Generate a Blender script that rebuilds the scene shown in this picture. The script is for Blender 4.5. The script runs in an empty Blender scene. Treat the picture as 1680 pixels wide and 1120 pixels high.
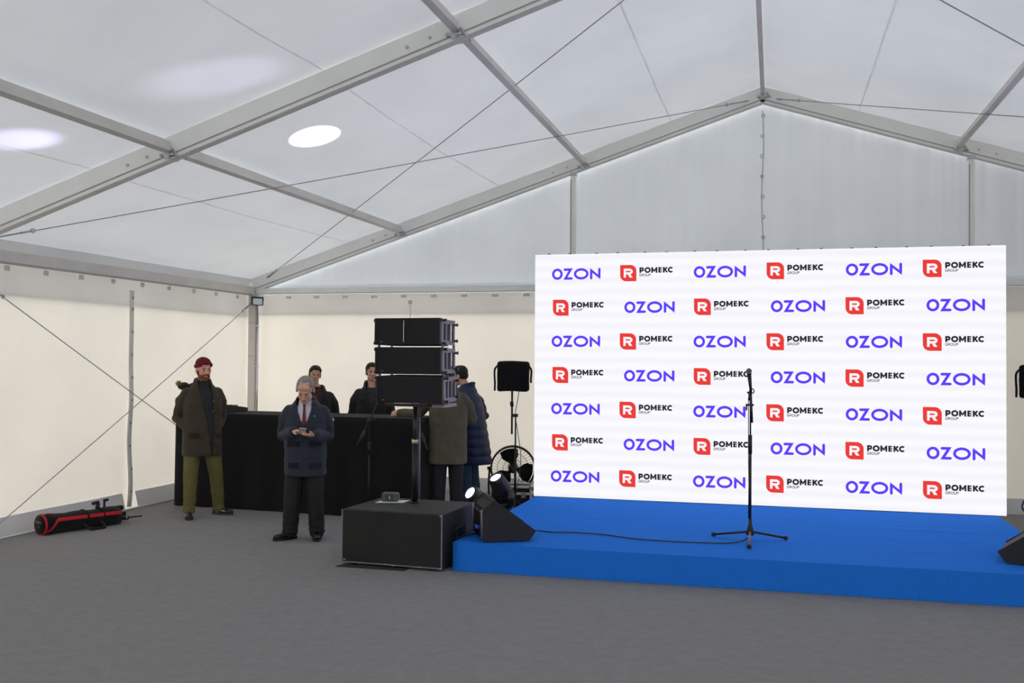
import bpy, bmesh, math, random
from mathutils import Vector, Matrix, noise, Euler
random.seed(7)
PI = math.pi
S = bpy.context.scene
COL = S.collection

# ------------------------------------------------------------------ camera
cam_d = bpy.data.cameras.new('camera'); cam = bpy.data.objects.new('camera', cam_d); COL.objects.link(cam)
cam_d.sensor_width = 36.0; cam_d.lens = 36.0 * 1634.6 / 1680.0
cam_d.clip_end = 300
_r = Vector((0.96691322, 0.25500327, 0.0072225)); _u = Vector((-0.00190303, -0.02110098, 0.99977554)); _f = Vector((-0.25509843, 0.96670993, 0.01991754))
M4 = Matrix.Identity(4)
for i in range(3):
    M4[i][0] = _r[i]; M4[i][1] = _u[i]; M4[i][2] = -_f[i]
M4.translation = Vector((0.1614, -13.52, 1.85))
cam.matrix_world = M4
S.camera = cam

# ------------------------------------------------------------------ overcast daylight outside the tent
W = bpy.data.worlds.new('overcast_sky'); S.world = W; W.use_nodes = True
bg = W.node_tree.nodes['Background']
bg.inputs[0].default_value = (0.93, 0.96, 1.0, 1); bg.inputs[1].default_value = 3.1
S.view_settings.view_transform = 'Standard'; S.view_settings.look = 'None'
S.view_settings.exposure = 0.0; S.view_settings.gamma = 1.0; S.view_settings.use_curve_mapping = False

# ------------------------------------------------------------------ materials
def lin(c):
    return tuple(((x/255)/12.92 if x/255 <= 0.04045 else ((x/255+0.055)/1.055)**2.4) for x in c)
def nd(nt, t, **k):
    n = nt.nodes.new(t)
    for a, b in k.items(): setattr(n, a, b)
    return n
def mat(name, rgb, rough=0.6, metal=0.0, ns=0.0, na=0.0, bump=0.0, bs=200.0, stretch=(1,1,1), spec=0.5, sheen=0.0):
    m = bpy.data.materials.new(name); m.use_nodes = True; nt = m.node_tree; b = nt.nodes['Principled BSDF']
    c = lin(rgb); b.inputs['Base Color'].default_value = (*c, 1)
    b.inputs['Roughness'].default_value = rough; b.inputs['Metallic'].default_value = metal
    b.inputs['Specular IOR Level'].default_value = spec
    if sheen: b.inputs['Sheen Weight'].default_value = sheen
    if na or bump:
        tc = nd(nt, 'ShaderNodeTexCoord'); mp = nd(nt, 'ShaderNodeMapping'); mp.inputs['Scale'].default_value = stretch
        nt.links.new(tc.outputs['Object'], mp.inputs['Vector'])
    if na:
        n = nd(nt, 'ShaderNodeTexNoise'); n.inputs['Scale'].default_value = ns; n.inputs['Detail'].default_value = 5
        nt.links.new(mp.outputs[0], n.inputs['Vector'])
        r = nd(nt, 'ShaderNodeMapRange'); r.inputs['From Min'].default_value = .3; r.inputs['From Max'].default_value = .7
        r.inputs['To Min'].default_value = 1-na; r.inputs['To Max'].default_value = 1+na
        nt.links.new(n.outputs['Fac'], r.inputs['Value'])
        mx = nd(nt, 'ShaderNodeVectorMath', operation='SCALE'); mx.inputs[0].default_value = c
        nt.links.new(r.outputs[0], mx.inputs['Scale']); nt.links.new(mx.outputs[0], b.inputs['Base Color'])
    if bump:
        n2 = nd(nt, 'ShaderNodeTexNoise'); n2.inputs['Scale'].default_value = bs; n2.inputs['Detail'].default_value = 3
        nt.links.new(mp.outputs[0], n2.inputs['Vector'])
        bp = nd(nt, 'ShaderNodeBump'); bp.inputs['Strength'].default_value = bump; bp.inputs['Distance'].default_value = .01
        nt.links.new(n2.outputs['Fac'], bp.inputs['Height']); nt.links.new(bp.outputs[0], b.inputs['Normal'])
    return m
def fabric(name, refl, trans, share, ns=1.2, na=.04, gloss=0.04):
    """thin coated tent cloth: part of the light is reflected, part shines through"""
    m = bpy.data.materials.new(name); m.use_nodes = True; nt = m.node_tree; nt.nodes.clear()
    out = nd(nt, 'ShaderNodeOutputMaterial'); d = nd(nt, 'ShaderNodeBsdfDiffuse'); t = nd(nt, 'ShaderNodeBsdfTranslucent')
    mix = nd(nt, 'ShaderNodeMixShader'); mix.inputs[0].default_value = share
    tc = nd(nt, 'ShaderNodeTexCoord'); n = nd(nt, 'ShaderNodeTexNoise'); n.inputs['Scale'].default_value = ns; n.inputs['Detail'].default_value = 4
    nt.links.new(tc.outputs['Object'], n.inputs['Vector'])
    r = nd(nt, 'ShaderNodeMapRange'); r.inputs['From Min'].default_value = .3; r.inputs['From Max'].default_value = .7
    r.inputs['To Min'].default_value = 1-na; r.inputs['To Max'].default_value = 1+na
    nt.links.new(n.outputs['Fac'], r.inputs['Value'])
    for sh, c in ((d, refl), (t, trans)):
        v = nd(nt, 'ShaderNodeVectorMath', operation='SCALE'); v.inputs[0].default_value = c
        nt.links.new(r.outputs[0], v.inputs['Scale']); nt.links.new(v.outputs[0], sh.inputs['Color'])
    nt.links.new(d.outputs[0], mix.inputs[1]); nt.links.new(t.outputs[0], mix.inputs[2])
    g = nd(nt, 'ShaderNodeBsdfGlossy'); g.inputs['Roughness'].default_value = .35; g.inputs['Color'].default_value = (1, 1, 1, 1)
    m2 = nd(nt, 'ShaderNodeMixShader'); m2.inputs[0].default_value = gloss
    nt.links.new(mix.outputs[0], m2.inputs[1]); nt.links.new(g.outputs[0], m2.inputs[2])
    nt.links.new(m2.outputs[0], out.inputs['Surface'])
    return m
def emit(name, rgb, strength, lines=False):
    m = bpy.data.materials.new(name); m.use_nodes = True; nt = m.node_tree; nt.nodes.clear()
    out = nd(nt, 'ShaderNodeOutputMaterial'); e = nd(nt, 'ShaderNodeEmission'); e.inputs[0].default_value = (*lin(rgb), 1); e.inputs[1].default_value = strength
    if lines:      # scan bands of the video wall
        g = nd(nt, 'ShaderNodeNewGeometry'); w = nd(nt, 'ShaderNodeTexWave'); w.bands_direction = 'Z'; w.inputs['Scale'].default_value = 2.35
        w.inputs['Distortion'].default_value = 1.2; w.inputs['Detail'].default_value = 2
        nt.links.new(g.outputs['Position'], w.inputs['Vector'])
        r = nd(nt, 'ShaderNodeMapRange'); r.inputs['To Min'].default_value = strength*.955; r.inputs['To Max'].default_value = strength*1.02
        nt.links.new(w.outputs['Fac'], r.inputs['Value']); nt.links.new(r.outputs[0], e.inputs[1])
    nt.links.new(e.outputs[0], out.inputs[0])
    return m

MW = fabric('white_sidewall_cloth', (.78, .76, .73), (.68, .61, .50), .5)
MWB = fabric('white_sidewall_cloth_back', (.78, .76, .73), (.74, .655, .53), .5)
MG = fabric('white_gable_cloth', (.82, .83, .84), (.52, .54, .56), .28)
MR = fabric('white_roof_cloth', (.80, .80, .80), (.55, .56, .57), .22, gloss=.06)
MV = fabric('grey_valance_cloth', (.70, .71, .73), (.5, .5, .52), .3)
MVO = fabric('blackout_valance_cloth', (.75, .75, .78), (.75, .78, .85), .62)
ALU = mat('brushed_aluminium', (245, 245, 242), .5, 0, 3, .03)
SEAM = fabric('welded_seam_tape', (.9, .9, .9), (.95, .95, .95), .6)
ALU2 = mat('dull_aluminium', (214, 211, 206), .55, .0, 3, .06)
STEEL = mat('galvanised_steel', (190, 192, 195), .35, .8)
CABLE = mat('steel_wire', (165, 165, 165), .5, .0)
CARPET = mat('grey_carpet', (148, 147, 147), .95, 0, 9, .16, .9, 160, (1, 1, 1), spec=.1)
CARPET.node_tree.nodes['Noise Texture'].inputs['Detail'].default_value = 12; CARPET.node_tree.nodes['Noise Texture'].inputs['Roughness'].default_value = .85
BLUE = mat('blue_carpet', (40, 128, 240), .95, 0, 90, .10, .5, 700, spec=.1)
BLACK = mat('black_plastic', (22, 22, 24), .45, 0, 20, .1)
BLACKP = mat('black_textured_paint', (34, 34, 36), .6, 0, 6, .12, .5, 500)
GRILLE = mat('black_speaker_grille', (38, 39, 42), .55, .2, 4, .08, .9, 900)
SUBG = mat('worn_black_grille', (46, 44, 42), .6, .1, 5, .15, .9, 700)
CLOTHB = mat('black_cloth', (20, 20, 23), .9, 0, 8, .15, .5, 300, spec=.2, sheen=.1)
RIG = mat('grey_rigging_metal', (128, 122, 138), .5, .2, 8, .1)
WHITE = mat('white_plastic', (235, 235, 232), .5)
PAPER = mat('white_paper', (235, 236, 240), .8)
RUBBER = mat('dark_rubber', (45, 44, 42), .9)
REDC = mat('red_nylon', (190, 24, 28), .8, 0, 30, .1)
CHROME = mat('chrome', (215, 215, 218), .18, 1)
GREYP = mat('grey_print', (120, 120, 122), .7)

# ------------------------------------------------------------------ mesh helpers
def link(name, me, m, parent=None, smooth=False):
    o = bpy.data.objects.new(name, me); COL.objects.link(o)
    ms = m if isinstance(m, (list, tuple)) else [m]
    if not me.materials:
        for x in ms: me.materials.append(x)
    if smooth:
        for p in me.polygons: p.use_smooth = True
    if parent: o.parent = parent
    return o
def obj(name, bm, m, parent=None, smooth=False):
    me = bpy.data.meshes.new(name); bmesh.ops.recalc_face_normals(bm, faces=bm.faces[:]); bm.to_mesh(me); bm.free()
    return link(name, me, m, parent, smooth)
def tag(o, label, cat, group=None):
    o['label'] = label; o['category'] = cat
    if group: o['group'] = group
    return o
def thing(name, label, cat, loc=(0,0,0), rotz=0, group=None):
    o = bpy.data.objects.new(name, None); COL.objects.link(o); o.location = loc; o.rotation_euler = (0, 0, rotz)
    o.empty_display_size = .1
    return tag(o, label, cat, group)
def struct(name, loc=(0,0,0)):
    o = bpy.data.objects.new(name, None); COL.objects.link(o); o.location = loc; o['kind'] = 'structure'; return o
def B(): return bmesh.new()
def box(bm, c, s, rot=None, bev=0.0, mi=0):
    r = bmesh.ops.create_cube(bm, size=1.0); vs = r['verts']
    T = Matrix.Translation(Vector(c)) @ (rot.to_matrix().to_4x4() if isinstance(rot, Euler) else (rot if rot is not None else Matrix.Identity(4))) @ Matrix.Diagonal((*s, 1))
    bmesh.ops.transform(bm, matrix=T, verts=vs)
    fs = set(f for v in vs for f in v.link_faces)
    for f in fs: f.material_index = mi
    if bev:
        es = list(set(e for v in vs for e in v.link_edges))
        bmesh.ops.bevel(bm, geom=es, offset=bev, segments=2, affect='EDGES', profile=.5)
    return bm
def frame_of(d):
    d = d.normalized(); a = Vector((0, 0, 1)) if abs(d.z) < .9 else Vector((1, 0, 0))
    s = d.cross(a).normalized(); return s, s.cross(d).normalized()
def tube(bm, pts, rad, seg=10, cap=True, ref=None, mi=0):
    """tube through pts; rad a number, or a list of numbers / (a,b) pairs; a lies along ref"""
    pts = [Vector(p) for p in pts]; n = len(pts)
    if not isinstance(rad, (list, tuple)): rad = [rad]*n
    rings = []; ps = None
    for i, p in enumerate(pts):
        d = (pts[min(i+1, n-1)]-pts[max(i-1, 0)])
        if d.length < 1e-9: d = Vector((0, 0, 1))
        d.normalize()
        if ref is not None: s = Vector(ref)
        elif ps is None: s = frame_of(d)[0]
        else: s = ps
        s = s - d*s.dot(d)
        if s.length < 1e-4: s = frame_of(d)[0]
        s.normalize(); ps = s; t = d.cross(s).normalized()
        a, b = rad[i] if isinstance(rad[i], (tuple, list)) else (rad[i], rad[i])
        rings.append([bm.verts.new(p + s*a*math.cos(2*PI*k/seg) + t*b*math.sin(2*PI*k/seg)) for k in range(seg)])
    for i in range(n-1):
        for k in range(seg):
            f = bm.faces.new((rings[i][k], rings[i][(k+1) % seg], rings[i+1][(k+1) % seg], rings[i+1][k])); f.material_index = mi; f.smooth = True
    if cap:
        bm.faces.new(rings[0][::-1]).material_index = mi; bm.faces.new(rings[-1]).material_index = mi
    return bm
def ell(bm, c, r, rot=None, seg=14, mi=0):
    res = bmesh.ops.create_uvsphere(bm, u_segments=seg, v_segments=max(6, seg//2+1), radius=1.0)
    if not isinstance(r, (tuple, list)): r = (r, r, r)
    T = Matrix.Translation(Vector(c)) @ (rot if rot is not None else Matrix.Identity(4)) @ Matrix.Diagonal((*r, 1))
    bmesh.ops.transform(bm, matrix=T, verts=res['verts'])
    for f in set(f for v in res['verts'] for f in v.link_faces): f.material_index = mi; f.smooth = True
    return bm
def limb(bm, pts, rads, seg=12):
    tube(bm, pts, rads, seg)
    for p, r in zip(pts, rads): ell(bm, p, (max(r) if isinstance(r, (tuple, list)) else r)*.995, seg=12)
def loft(bm, rings, seg=28, pw=2.4):
    """stack of horizontal super-ellipse rings (cx,cy,z,a,b)"""
    R = []
    for cx, cy, z, a, b in rings:
        row = []
        for k in range(seg):
            t = 2*PI*k/seg; c, s = math.cos(t), math.sin(t)
            row.append(bm.verts.new((cx + a*math.copysign(abs(c)**(2/pw), c), cy + b*math.copysign(abs(s)**(2/pw), s), z)))
        R.append(row)
    for i in range(len(R)-1):
        for k in range(seg): bm.faces.new((R[i][k], R[i][(k+1) % seg], R[i+1][(k+1) % seg], R[i+1][k]))
    bm.faces.new(R[0][::-1]); bm.faces.new(R[-1])
    return bm
def lathe(bm, prof, seg=24, mtx=None, mi=0):
    """revolve (r,z) profile about z"""
    rows = []; mtx = mtx or Matrix.Identity(4)
    for r, z in prof:
        if r < 1e-6: rows.append([bm.verts.new(mtx @ Vector((0, 0, z)))])
        else: rows.append([bm.verts.new(mtx @ Vector((r*math.cos(2*PI*k/seg), r*math.sin(2*PI*k/seg), z))) for k in range(seg)])
    for a, b in zip(rows, rows[1:]):
        for k in range(seg):
            l = (k+1) % seg
            if len(a) == 1 and len(b) == 1: continue
            if len(a) == 1: f = bm.faces.new((a[0], b[l], b[k]))
            elif len(b) == 1: f = bm.faces.new((a[k], a[l], b[0]))
            else: f = bm.faces.new((a[k], a[l], b[l], b[k]))
            f.material_index = mi; f.smooth = True
    return bm
def torus(bm, c, R, r, mtx=None, seg=32, s2=8, mi=0):
    mtx = mtx or Matrix.Identity(4); c = Vector(c); rows = []
    for i in range(seg):
        t = 2*PI*i/seg
        rows.append([bm.verts.new(c + mtx @ Vector(((R+r*math.cos(2*PI*j/s2))*math.cos(t), (R+r*math.cos(2*PI*j/s2))*math.sin(t), r*math.sin(2*PI*j/s2)))) for j in range(s2)])
    for i in range(seg):
        for j in range(s2):
            f = bm.faces.new((rows[i][j], rows[(i+1) % seg][j], rows[(i+1) % seg][(j+1) % s2], rows[i][(j+1) % s2])); f.smooth = True; f.material_index = mi
    return bm
def prism(bm, poly, ax, lo, hi, mi=0):
    """extrude a 2D polygon: ax 'x' -> poly in (y,z), 'y' -> (x,z), 'z' -> (x,y)"""
    def P(p, t): return {'x': (t, p[0], p[1]), 'y': (p[0], t, p[1]), 'z': (p[0], p[1], t)}[ax]
    a = [bm.verts.new(P(p, lo)) for p in poly]; b = [bm.verts.new(P(p, hi)) for p in poly]
    n = len(poly)
    fs = [bm.faces.new(a), bm.faces.new(b[::-1])] + [bm.faces.new((a[i], b[i], b[(i+1) % n], a[(i+1) % n])) for i in range(n)]
    for f in fs: f.material_index = mi
    return bm
def grid(bm, P, nu, nv, mi=0):
    """P(u,v) -> point"""
    V = [[bm.verts.new(P(i/nu, j/nv)) for j in range(nv+1)] for i in range(nu+1)]
    for i in range(nu):
        for j in range(nv):
            f = bm.faces.new((V[i][j], V[i+1][j], V[i+1][j+1], V[i][j+1])); f.smooth = True; f.material_index = mi
    return bm
def beam(bm, a, b, w, h, up=(0,0,1), mi=0):
    """box profile from a to b, w sideways, h along up"""
    a, b = Vector(a), Vector(b); d = (b-a).normalized(); s = d.cross(Vector(up)).normalized(); u = s.cross(d)
    q = []
    for p in (a, b): q.append([bm.verts.new(p + s*x*w/2 + u*y*h/2) for x, y in ((-1,-1),(1,-1),(1,1),(-1,1))])
    fs = [bm.faces.new(q[0][::-1]), bm.faces.new(q[1])] + [bm.faces.new((q[0][i], q[0][(i+1) % 4], q[1][(i+1) % 4], q[1][i])) for i in range(4)]
    for f in fs: f.material_index = mi
    return bm
def fuse(name, bm, voxel, it, m, parent=None, fn=None, cut=None, thick=0.0):
    """weld overlapping volumes into one continuous skin"""
    me = bpy.data.meshes.new('raw'); bmesh.ops.recalc_face_normals(bm, faces=bm.faces[:]); bm.to_mesh(me); bm.free()
    o = bpy.data.objects.new('raw', me); COL.objects.link(o)
    r = o.modifiers.new('r', 'REMESH'); r.mode = 'VOXEL'; r.voxel_size = voxel
    if it: s = o.modifiers.new('s', 'SMOOTH'); s.iterations = it; s.factor = .5
    dg = bpy.context.evaluated_depsgraph_get(); nm = bpy.data.meshes.new_from_object(o.evaluated_get(dg))
    bpy.data.objects.remove(o); bpy.data.meshes.remove(me)
    nm.name = name
    if fn:
        ns = [v.normal.copy() for v in nm.vertices]
        for v, nn in zip(nm.vertices, ns): v.co = fn(v.co.copy(), nn)
    if cut:
        b2 = bmesh.new(); b2.from_mesh(nm)
        bmesh.ops.delete(b2, geom=[v for v in b2.verts if cut(v.co)], context='VERTS')
        if thick: bmesh.ops.solidify(b2, geom=b2.faces[:], thickness=thick)
        b2.to_mesh(nm); b2.free()
    nm.materials.clear()
    return link(name, nm, m, parent, True)
def smoothstep(a, b, x):
    t = max(0, min(1, (x-a)/(b-a))); return t*t*(3-2*t)
def interp(tab, z):
    tab = sorted(tab)
    if z <= tab[0][0]: return tab[0][1]
    for (a, x), (b, y) in zip(tab, tab[1:]):
        if z <= b: return x + (y-x)*(z-a)/(b-a)
    return tab[-1][1]
def arc(a, b, sag, n=10):
    a, b = Vector(a), Vector(b)
    return [a.lerp(b, i/n) - Vector((0, 0, sag*4*(i/n)*(1-i/n))) for i in range(n+1)]

# ------------------------------------------------------------------ the tent: sizes
HW = 7.44; LB = 5.68; NB = 3; YF = -LB*NB          # half width, bay length, bays, front end
ZA = 5.29; SL = 0.326; ZE = 2.83; RH = 0.20        # underside of rafters at ridge, slope, eave height, rafter depth
X1, X2, X3 = 2.40, 5.08, 2.54
def zr(x): return ZA - SL*abs(x)

bm = B(); prism(bm, [(-HW-.15, YF-.1), (HW+.15, YF-.1), (HW+.15, .2), (-HW-.15, .2)], 'z', -.05, 0)
o = obj('floor', bm, CARPET); o['kind'] = 'structure'
bm = B(); prism(bm, [(-60, -60), (60, -60), (60, 40), (-60, 40)], 'z', -.12, -.06)
o = obj('ground', bm, mat('wet_asphalt', (120, 122, 124), .9, 0, 3, .15)); o['kind'] = 'structure'

bm = B(); box(bm, (9.5, 3.6, 3.0), (12.6, 5.0, 6.0))
for k in range(12): box(bm, (3.8+k, 1.08, 3.0), (.5, .06, 6.0))
o = obj('wall_added_shade', bm, mat('ribbed_grey_blocker', (96, 92, 86), .8, 0, 2, .1)); o['kind'] = 'structure'     # unseen block added outside to shade the right half of the back wall
def wr(p, s, a): return a*(noise.noise(Vector(p)*s))
# --- left and right side walls: two cloth panels to a bay
def side_wall(name, sx):
    w = struct(name); X = sx*(HW+.105)
    for k in range(2*NB):
        y1 = -k*LB/2 + (.05 if k == 0 else 0); y0 = -(k+1)*LB/2
        def P(u, v, y0=y0, y1=y1):
            y = y0+(y1-y0)*u; z = .0+(zr(HW)+.17)*v
            e = min(u, 1-u); pull = math.exp(-e*9)*(1-v)
            d = wr((y*.9, z*.5, sx*3+k), 1.3, .022) + pull*.02*math.sin(z*9+y*14) + wr((y*5, z*1.2, 9), 1, .006)
            return (X + sx*(-.01+d*math.sin(PI*min(1, max(0, v)))**.5), y, z)
        bm = B(); grid(bm, P, 26, 26); obj('wall_panel', bm, MW, w)
        # outer drip valance of the roof skin
        bm = B(); grid(bm, lambda u, v, y0=y0, y1=y1: (X+sx*(.035+.008*math.sin(30*u)), y0+(y1-y0)*u, 2.50+.50*v), 12, 3); obj('valance', bm, MVO, w)
        if k < 4:
            bm = B(); grid(bm, lambda u, v, y0=y0, y1=y1: (X-sx*(.03+.05*(1-v)+.012*math.sin(u*9+k)), y0+.12+(y1-y0-.24)*u, .004+.205*v), 16, 3); obj('ground_flap', bm, MV, w)
    if sx < 0:
        y = -LB/2
        path = [(X-sx*(.035+.008*math.sin(i*.9)), y+.012*math.sin(i*.7), .03+i*.14) for i in range(20)]
        bm = B(); tube(bm, path, [(.014, .045)]*20, 8, ref=(1,0,0)); obj('lacing_seam', bm, mat('white_webbing', (232, 229, 222), .7), w, True)
        bm = B(); torus(bm, (0,0,0), .014, .005, Matrix.Rotation(PI/2, 3, 'Y'), 12, 6); me = None
        for i in range(10):
            p = path[1+2*i-(i > 8)]
            if me is None: e = obj('eyelet', bm, CABLE, w); me = e.data
            else: e = link('eyelet', me, CABLE, w)
            e.location = (p[0]-sx*.018, p[1], p[2]+.05)
        # little white keder tabs under the eave beam
        bm = B(); box(bm, (0,0,0), (.012, .075, .055), bev=.004); me = None
        for i in range(10):
            if me is None: e = obj('tab', bm, WHITE, w); me = e.data
            else: e = link('tab', me, WHITE, w)
            e.location = (X-sx*.03, -.35-i*.57, 2.775)
        # ground rail strip
        bm = B(); tube(bm, [(X-sx*.085, -LB+.1, .012), (X-sx*.08, -.25, .012)], .010, 6); obj('hem_rope', bm, WHITE, w)
    return w
side_wall('wall_left', -1); side_wall('wall_right', 1)

# --- gable ends: lower wall cloth, gable cloth above the cross beam
def gable(name, Y, sy, detail):
    w = struct(name); xs = [-HW-.06, -5.03, -X3, 0, X3, 5.03, HW+.06]
    for a, b in zip(xs, xs[1:]):
        def P(u, v, a=a, b=b):
            x = a+(b-a)*u; z = (ZE+.0)*v
            d = wr((x*.9, z*.5, 4), 1.2, .02)+wr((x*4, z*.8, 2), 1, .006)
            return (x, Y+sy*(.0+d*math.sin(PI*v)**.5), z)
        bm = B(); grid(bm, P, 22, 22)
        if detail or abs(a+b) > 5.2: obj('wall_panel', bm, MWB, w)      # unseen front end: middle panels left out to let more daylight in
        else: bm.free()
        def Q(u, v, a=a, b=b):
            x = a+(b-a)*u; z0 = ZE+.02; z1 = zr(x)+.05 if abs(x) < HW else zr(HW)+.05; z = z0+(z1-z0)*v
            pl = .022*noise.noise(Vector((x*7, z*.35, 3)))*(.35+.65*v) + .011*noise.noise(Vector((x*17, z*.5, 8)))*v
            return (x, Y+sy*(.03)+pl, z)
        bm = B(); grid(bm, Q, 90 if detail else 8, 14 if detail else 3); obj('gable_panel', bm, MG, w)
        if detail or abs(a+b) > 5.2:
          bm = B(); grid(bm, lambda u, v, a=a, b=b: (a+(b-a)*u, Y+sy*(.04+.006*math.sin(20*u)), 2.53+.45*v), 10, 3); obj('valance', bm, MVO, w)
        if detail:
            bm = B(); grid(bm, lambda u, v, a=a, b=b: (a+.1+(b-a-.2)*u, Y-sy*(.03+.05*(1-v)+.01*math.sin(u*8)), .004+.19*v), 14, 3); obj('ground_flap', bm, MV, w)
    if detail:
        # laced joint below the ridge
        bm = B(); tube(bm, [(.0+.012*math.sin(i*.8), Y-.012, ZE+.1+i*.19) for i in range(13)], .008, 6); obj('lacing_seam', bm, MV, w, True)
        bm = B(); torus(bm, (0,0,0), .02, .007, Matrix.Rotation(PI/2, 3, 'X'), 12, 6); me = None
        for i in range(8):
            if me is None: e = obj('eyelet', bm, STEEL, w); me = e.data
            else: e = link('eyelet', me, STEEL, w)
            e.location = (.012*math.sin(i), Y-.03, 3.25+i*.27)
        bm = B(); box(bm, (0,0,0), (.09, .012, .04), bev=.004); me = None
        for i in range(9):
            if me is None: e = obj('tab', bm, WHITE, w); me = e.data
            else: e = link('tab', me, WHITE, w)
            e.location = (-6.9+i*.46, Y-.03, 2.785)
    return w
gable('wall_back', .105, 1, True); gable('wall_front', YF-.085, -1, False)

# --- roof skin: one cloth panel per bay and side, welded seams along it
ceil = struct('ceiling')
for k in range(NB):
    for sx in (-1, 1):
        y0, y1 = -(k+1)*LB, -k*LB + (.12 if k == 0 else 0)
        def P(u, v, y0=y0, y1=y1, sx=sx):
            x = (HW+.14)*v; y = y0+(y1-y0)*u
            sag = .045*math.sin(PI*u)*math.sin(PI*min(1, v*1.02))
            ed = .02*math.exp(-min(u, 1-u)*12)
            z = zr(x)+RH+.015 - sag + wr((x*.9, y*.9, sx), 1, .015) + ed*math.sin(x*11)*.35
            return (sx*x, y, z)
        bm = B(); grid(bm, P, 36, 44); obj('roof_panel', bm, MR, ceil)
        bm = B(); grid(bm, lambda u, v, y0=y0, y1=y1, sx=sx: (sx*(HW+.045), y0+(y1-y0)*u, ZE+.09+(zr(HW)+RH+.0-ZE-.09)*v), 8, 2); obj('added_eave_flap', bm, MR, ceil)  # cloth strip added to darken the bright wall gap above the eave beam
        for xs in (1.2, 3.6, 5.9):
            bm = B(); v = xs/(HW+.14)
            pts = [Vector(P(i/24, v))-Vector((0, 0, .004)) for i in range(25)]
            grid(bm, lambda u, q, pts=pts, sx=sx: pts[round(u*24)]+Vector((sx*(q-.5)*.02, 0, -(q-.5)*.02*SL)), 24, 1); obj('weld_seam', bm, SEAM, ceil, True)

# --- aluminium frame
def rafter(label, y, sx):
    t = thing('roof_rafter', label, 'rafter', (0, y, 0), group='aluminium rafters')
    a = Vector((sx*HW, 0, zr(HW)+RH/2)); b = Vector((sx*.0, 0, ZA+RH/2))
    bm = B(); beam(bm, a, b, .10, RH); obj('profile', bm, ALU, t)
    dn = Vector((0, 0, -1))
    bm = B(); beam(bm, a+dn*(RH/2-.035), b+dn*(RH/2-.035), .112, .012); obj('keder_groove', bm, CABLE, t)
    bm = B(); beam(bm, a+dn*(RH/2+.006), b+dn*(RH/2+.006), .07, .012); obj('bottom_lip', bm, ALU2, t)
    for x in (X1, X2):
        for dx in (.22, .42):
            bm = B(); tube(bm, [(sx*(x+dx), -.052, zr(x+dx)+.1), (sx*(x+dx), -.066, zr(x+dx)+.1)], .014, 8); obj('bolt', bm, STEEL, t)
    return t
rafter('light aluminium rafter at the back gable, left slope up to the ridge', 0, -1)
rafter('light aluminium rafter at the back gable, right slope down from the ridge', 0, 1)
rafter('long aluminium rafter crossing the upper left, nearest the camera', -LB, -1)
rafter('aluminium rafter of the near frame, right slope', -LB, 1)
def purlin(name, label, x, y0, y1, w=.06, h=.10, dz=.055):
    t = thing(name, label, 'purlin', (x, 0, 0), group='aluminium purlins')
    z = zr(x)+dz
    n = Vector((-SL if x < 0 else SL, 0, 1)).normalized() if abs(x) > .1 else Vector((0, 0, 1))
    bm = B(); beam(bm, (0, y0+.055, z+.05), (0, y1-.055, z+.05), w, h, n); obj('profile', bm, ALU2, t)
    for y, s in ((y1-.07, 1), (y0+.07, -1)):
        bm = B(); box(bm, (0, y, z-.005), (.05, .03, .10), bev=.004); tube(bm, [(-.07, y, z-.02), (.07, y, z-.02)], .016, 8); tube(bm, [(.05, y, z+.03), (.1, y, z-.04)], .009, 6)
        obj('bracket', bm, STEEL, t)
    return t
purlin('roof_purlin', 'aluminium purlin above the loudspeaker stack, upper of two on back left slope', -X1, -LB, 0)
purlin('roof_purlin', 'aluminium purlin left of the round light spot, lower of two on back left slope', -X2, -LB, 0)
purlin('roof_purlin', 'aluminium purlin on the right slope at the right photo edge', X1, -LB, 0)
purlin('roof_purlin', 'short piece of purlin at the top photo edge in front of the near rafter', -X1, -2*LB, -LB)
purlin('roof_purlin', 'purlin running off the left photo edge in front of the near rafter', -X2, -2*LB, -LB)
purlin('ridge_purlin', 'aluminium ridge purlin running straight to the gable peak', 0, -LB, 0, .05, .09, .09)
def post(label, x, y):
    t = thing('tent_post', label, 'post', (x, y, 0), group='tent posts')
    s = -1 if x < 0 else 1
    bm = B(); box(bm, (0, 0, 1.43), (.12, .10, 2.86), bev=.006); obj('profile', bm, ALU2, t)
    bm = B(); box(bm, (-s*.06, -.05, .01), (.24, .2, .02)); box(bm, (0, 0, .06), (.13, .11, .12)); obj('base_plate', bm, STEEL, t)
    for z in (.9, 1.9, 2.4):
        bm = B(); box(bm, (-s*.0, -.052, z), (.125, .006, .006)); obj('joint_line', bm, CABLE, t)
    return t
post('grey aluminium corner post at the back left, behind the floodlight', -HW, 0)
post('aluminium post at the left photo edge where bracing wires end', -HW, -LB)
post('aluminium corner post at the back right of the tent', HW, 0)
t = thing('conduit_pipe', 'thin bright pipe running down the back left corner post', 'pipe', (-HW+.085, -.02, 0))
bm = B(); tube(bm, [(0,0,0), (0,0,2.76)], .017, 10); obj('pipe', bm, CHROME, t)
for z in (1.0, 1.75, 2.35):
    bm = B(); box(bm, (-.012, 0, z), (.05, .045, .03), bev=.004); obj('clamp', bm, STEEL, t)
for sx, lab in ((-1, 'grey eave beam along the top of the left cloth wall'), (1, 'grey eave beam along the top of the right cloth wall')):
    t = thing('eave_beam', lab, 'beam', (sx*HW, 0, 0), group='eave beams')
    bm = B(); beam(bm, (0, -LB+.06, ZE+.05), (0, -.06, ZE+.05), .11, .115); obj('profile', bm, ALU2, t)
    bm = B(); beam(bm, (-sx*.01, -LB+.06, ZE-.012), (-sx*.01, -.06, ZE-.012), .10, .014); obj('lower_lip', bm, CABLE, t)
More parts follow.
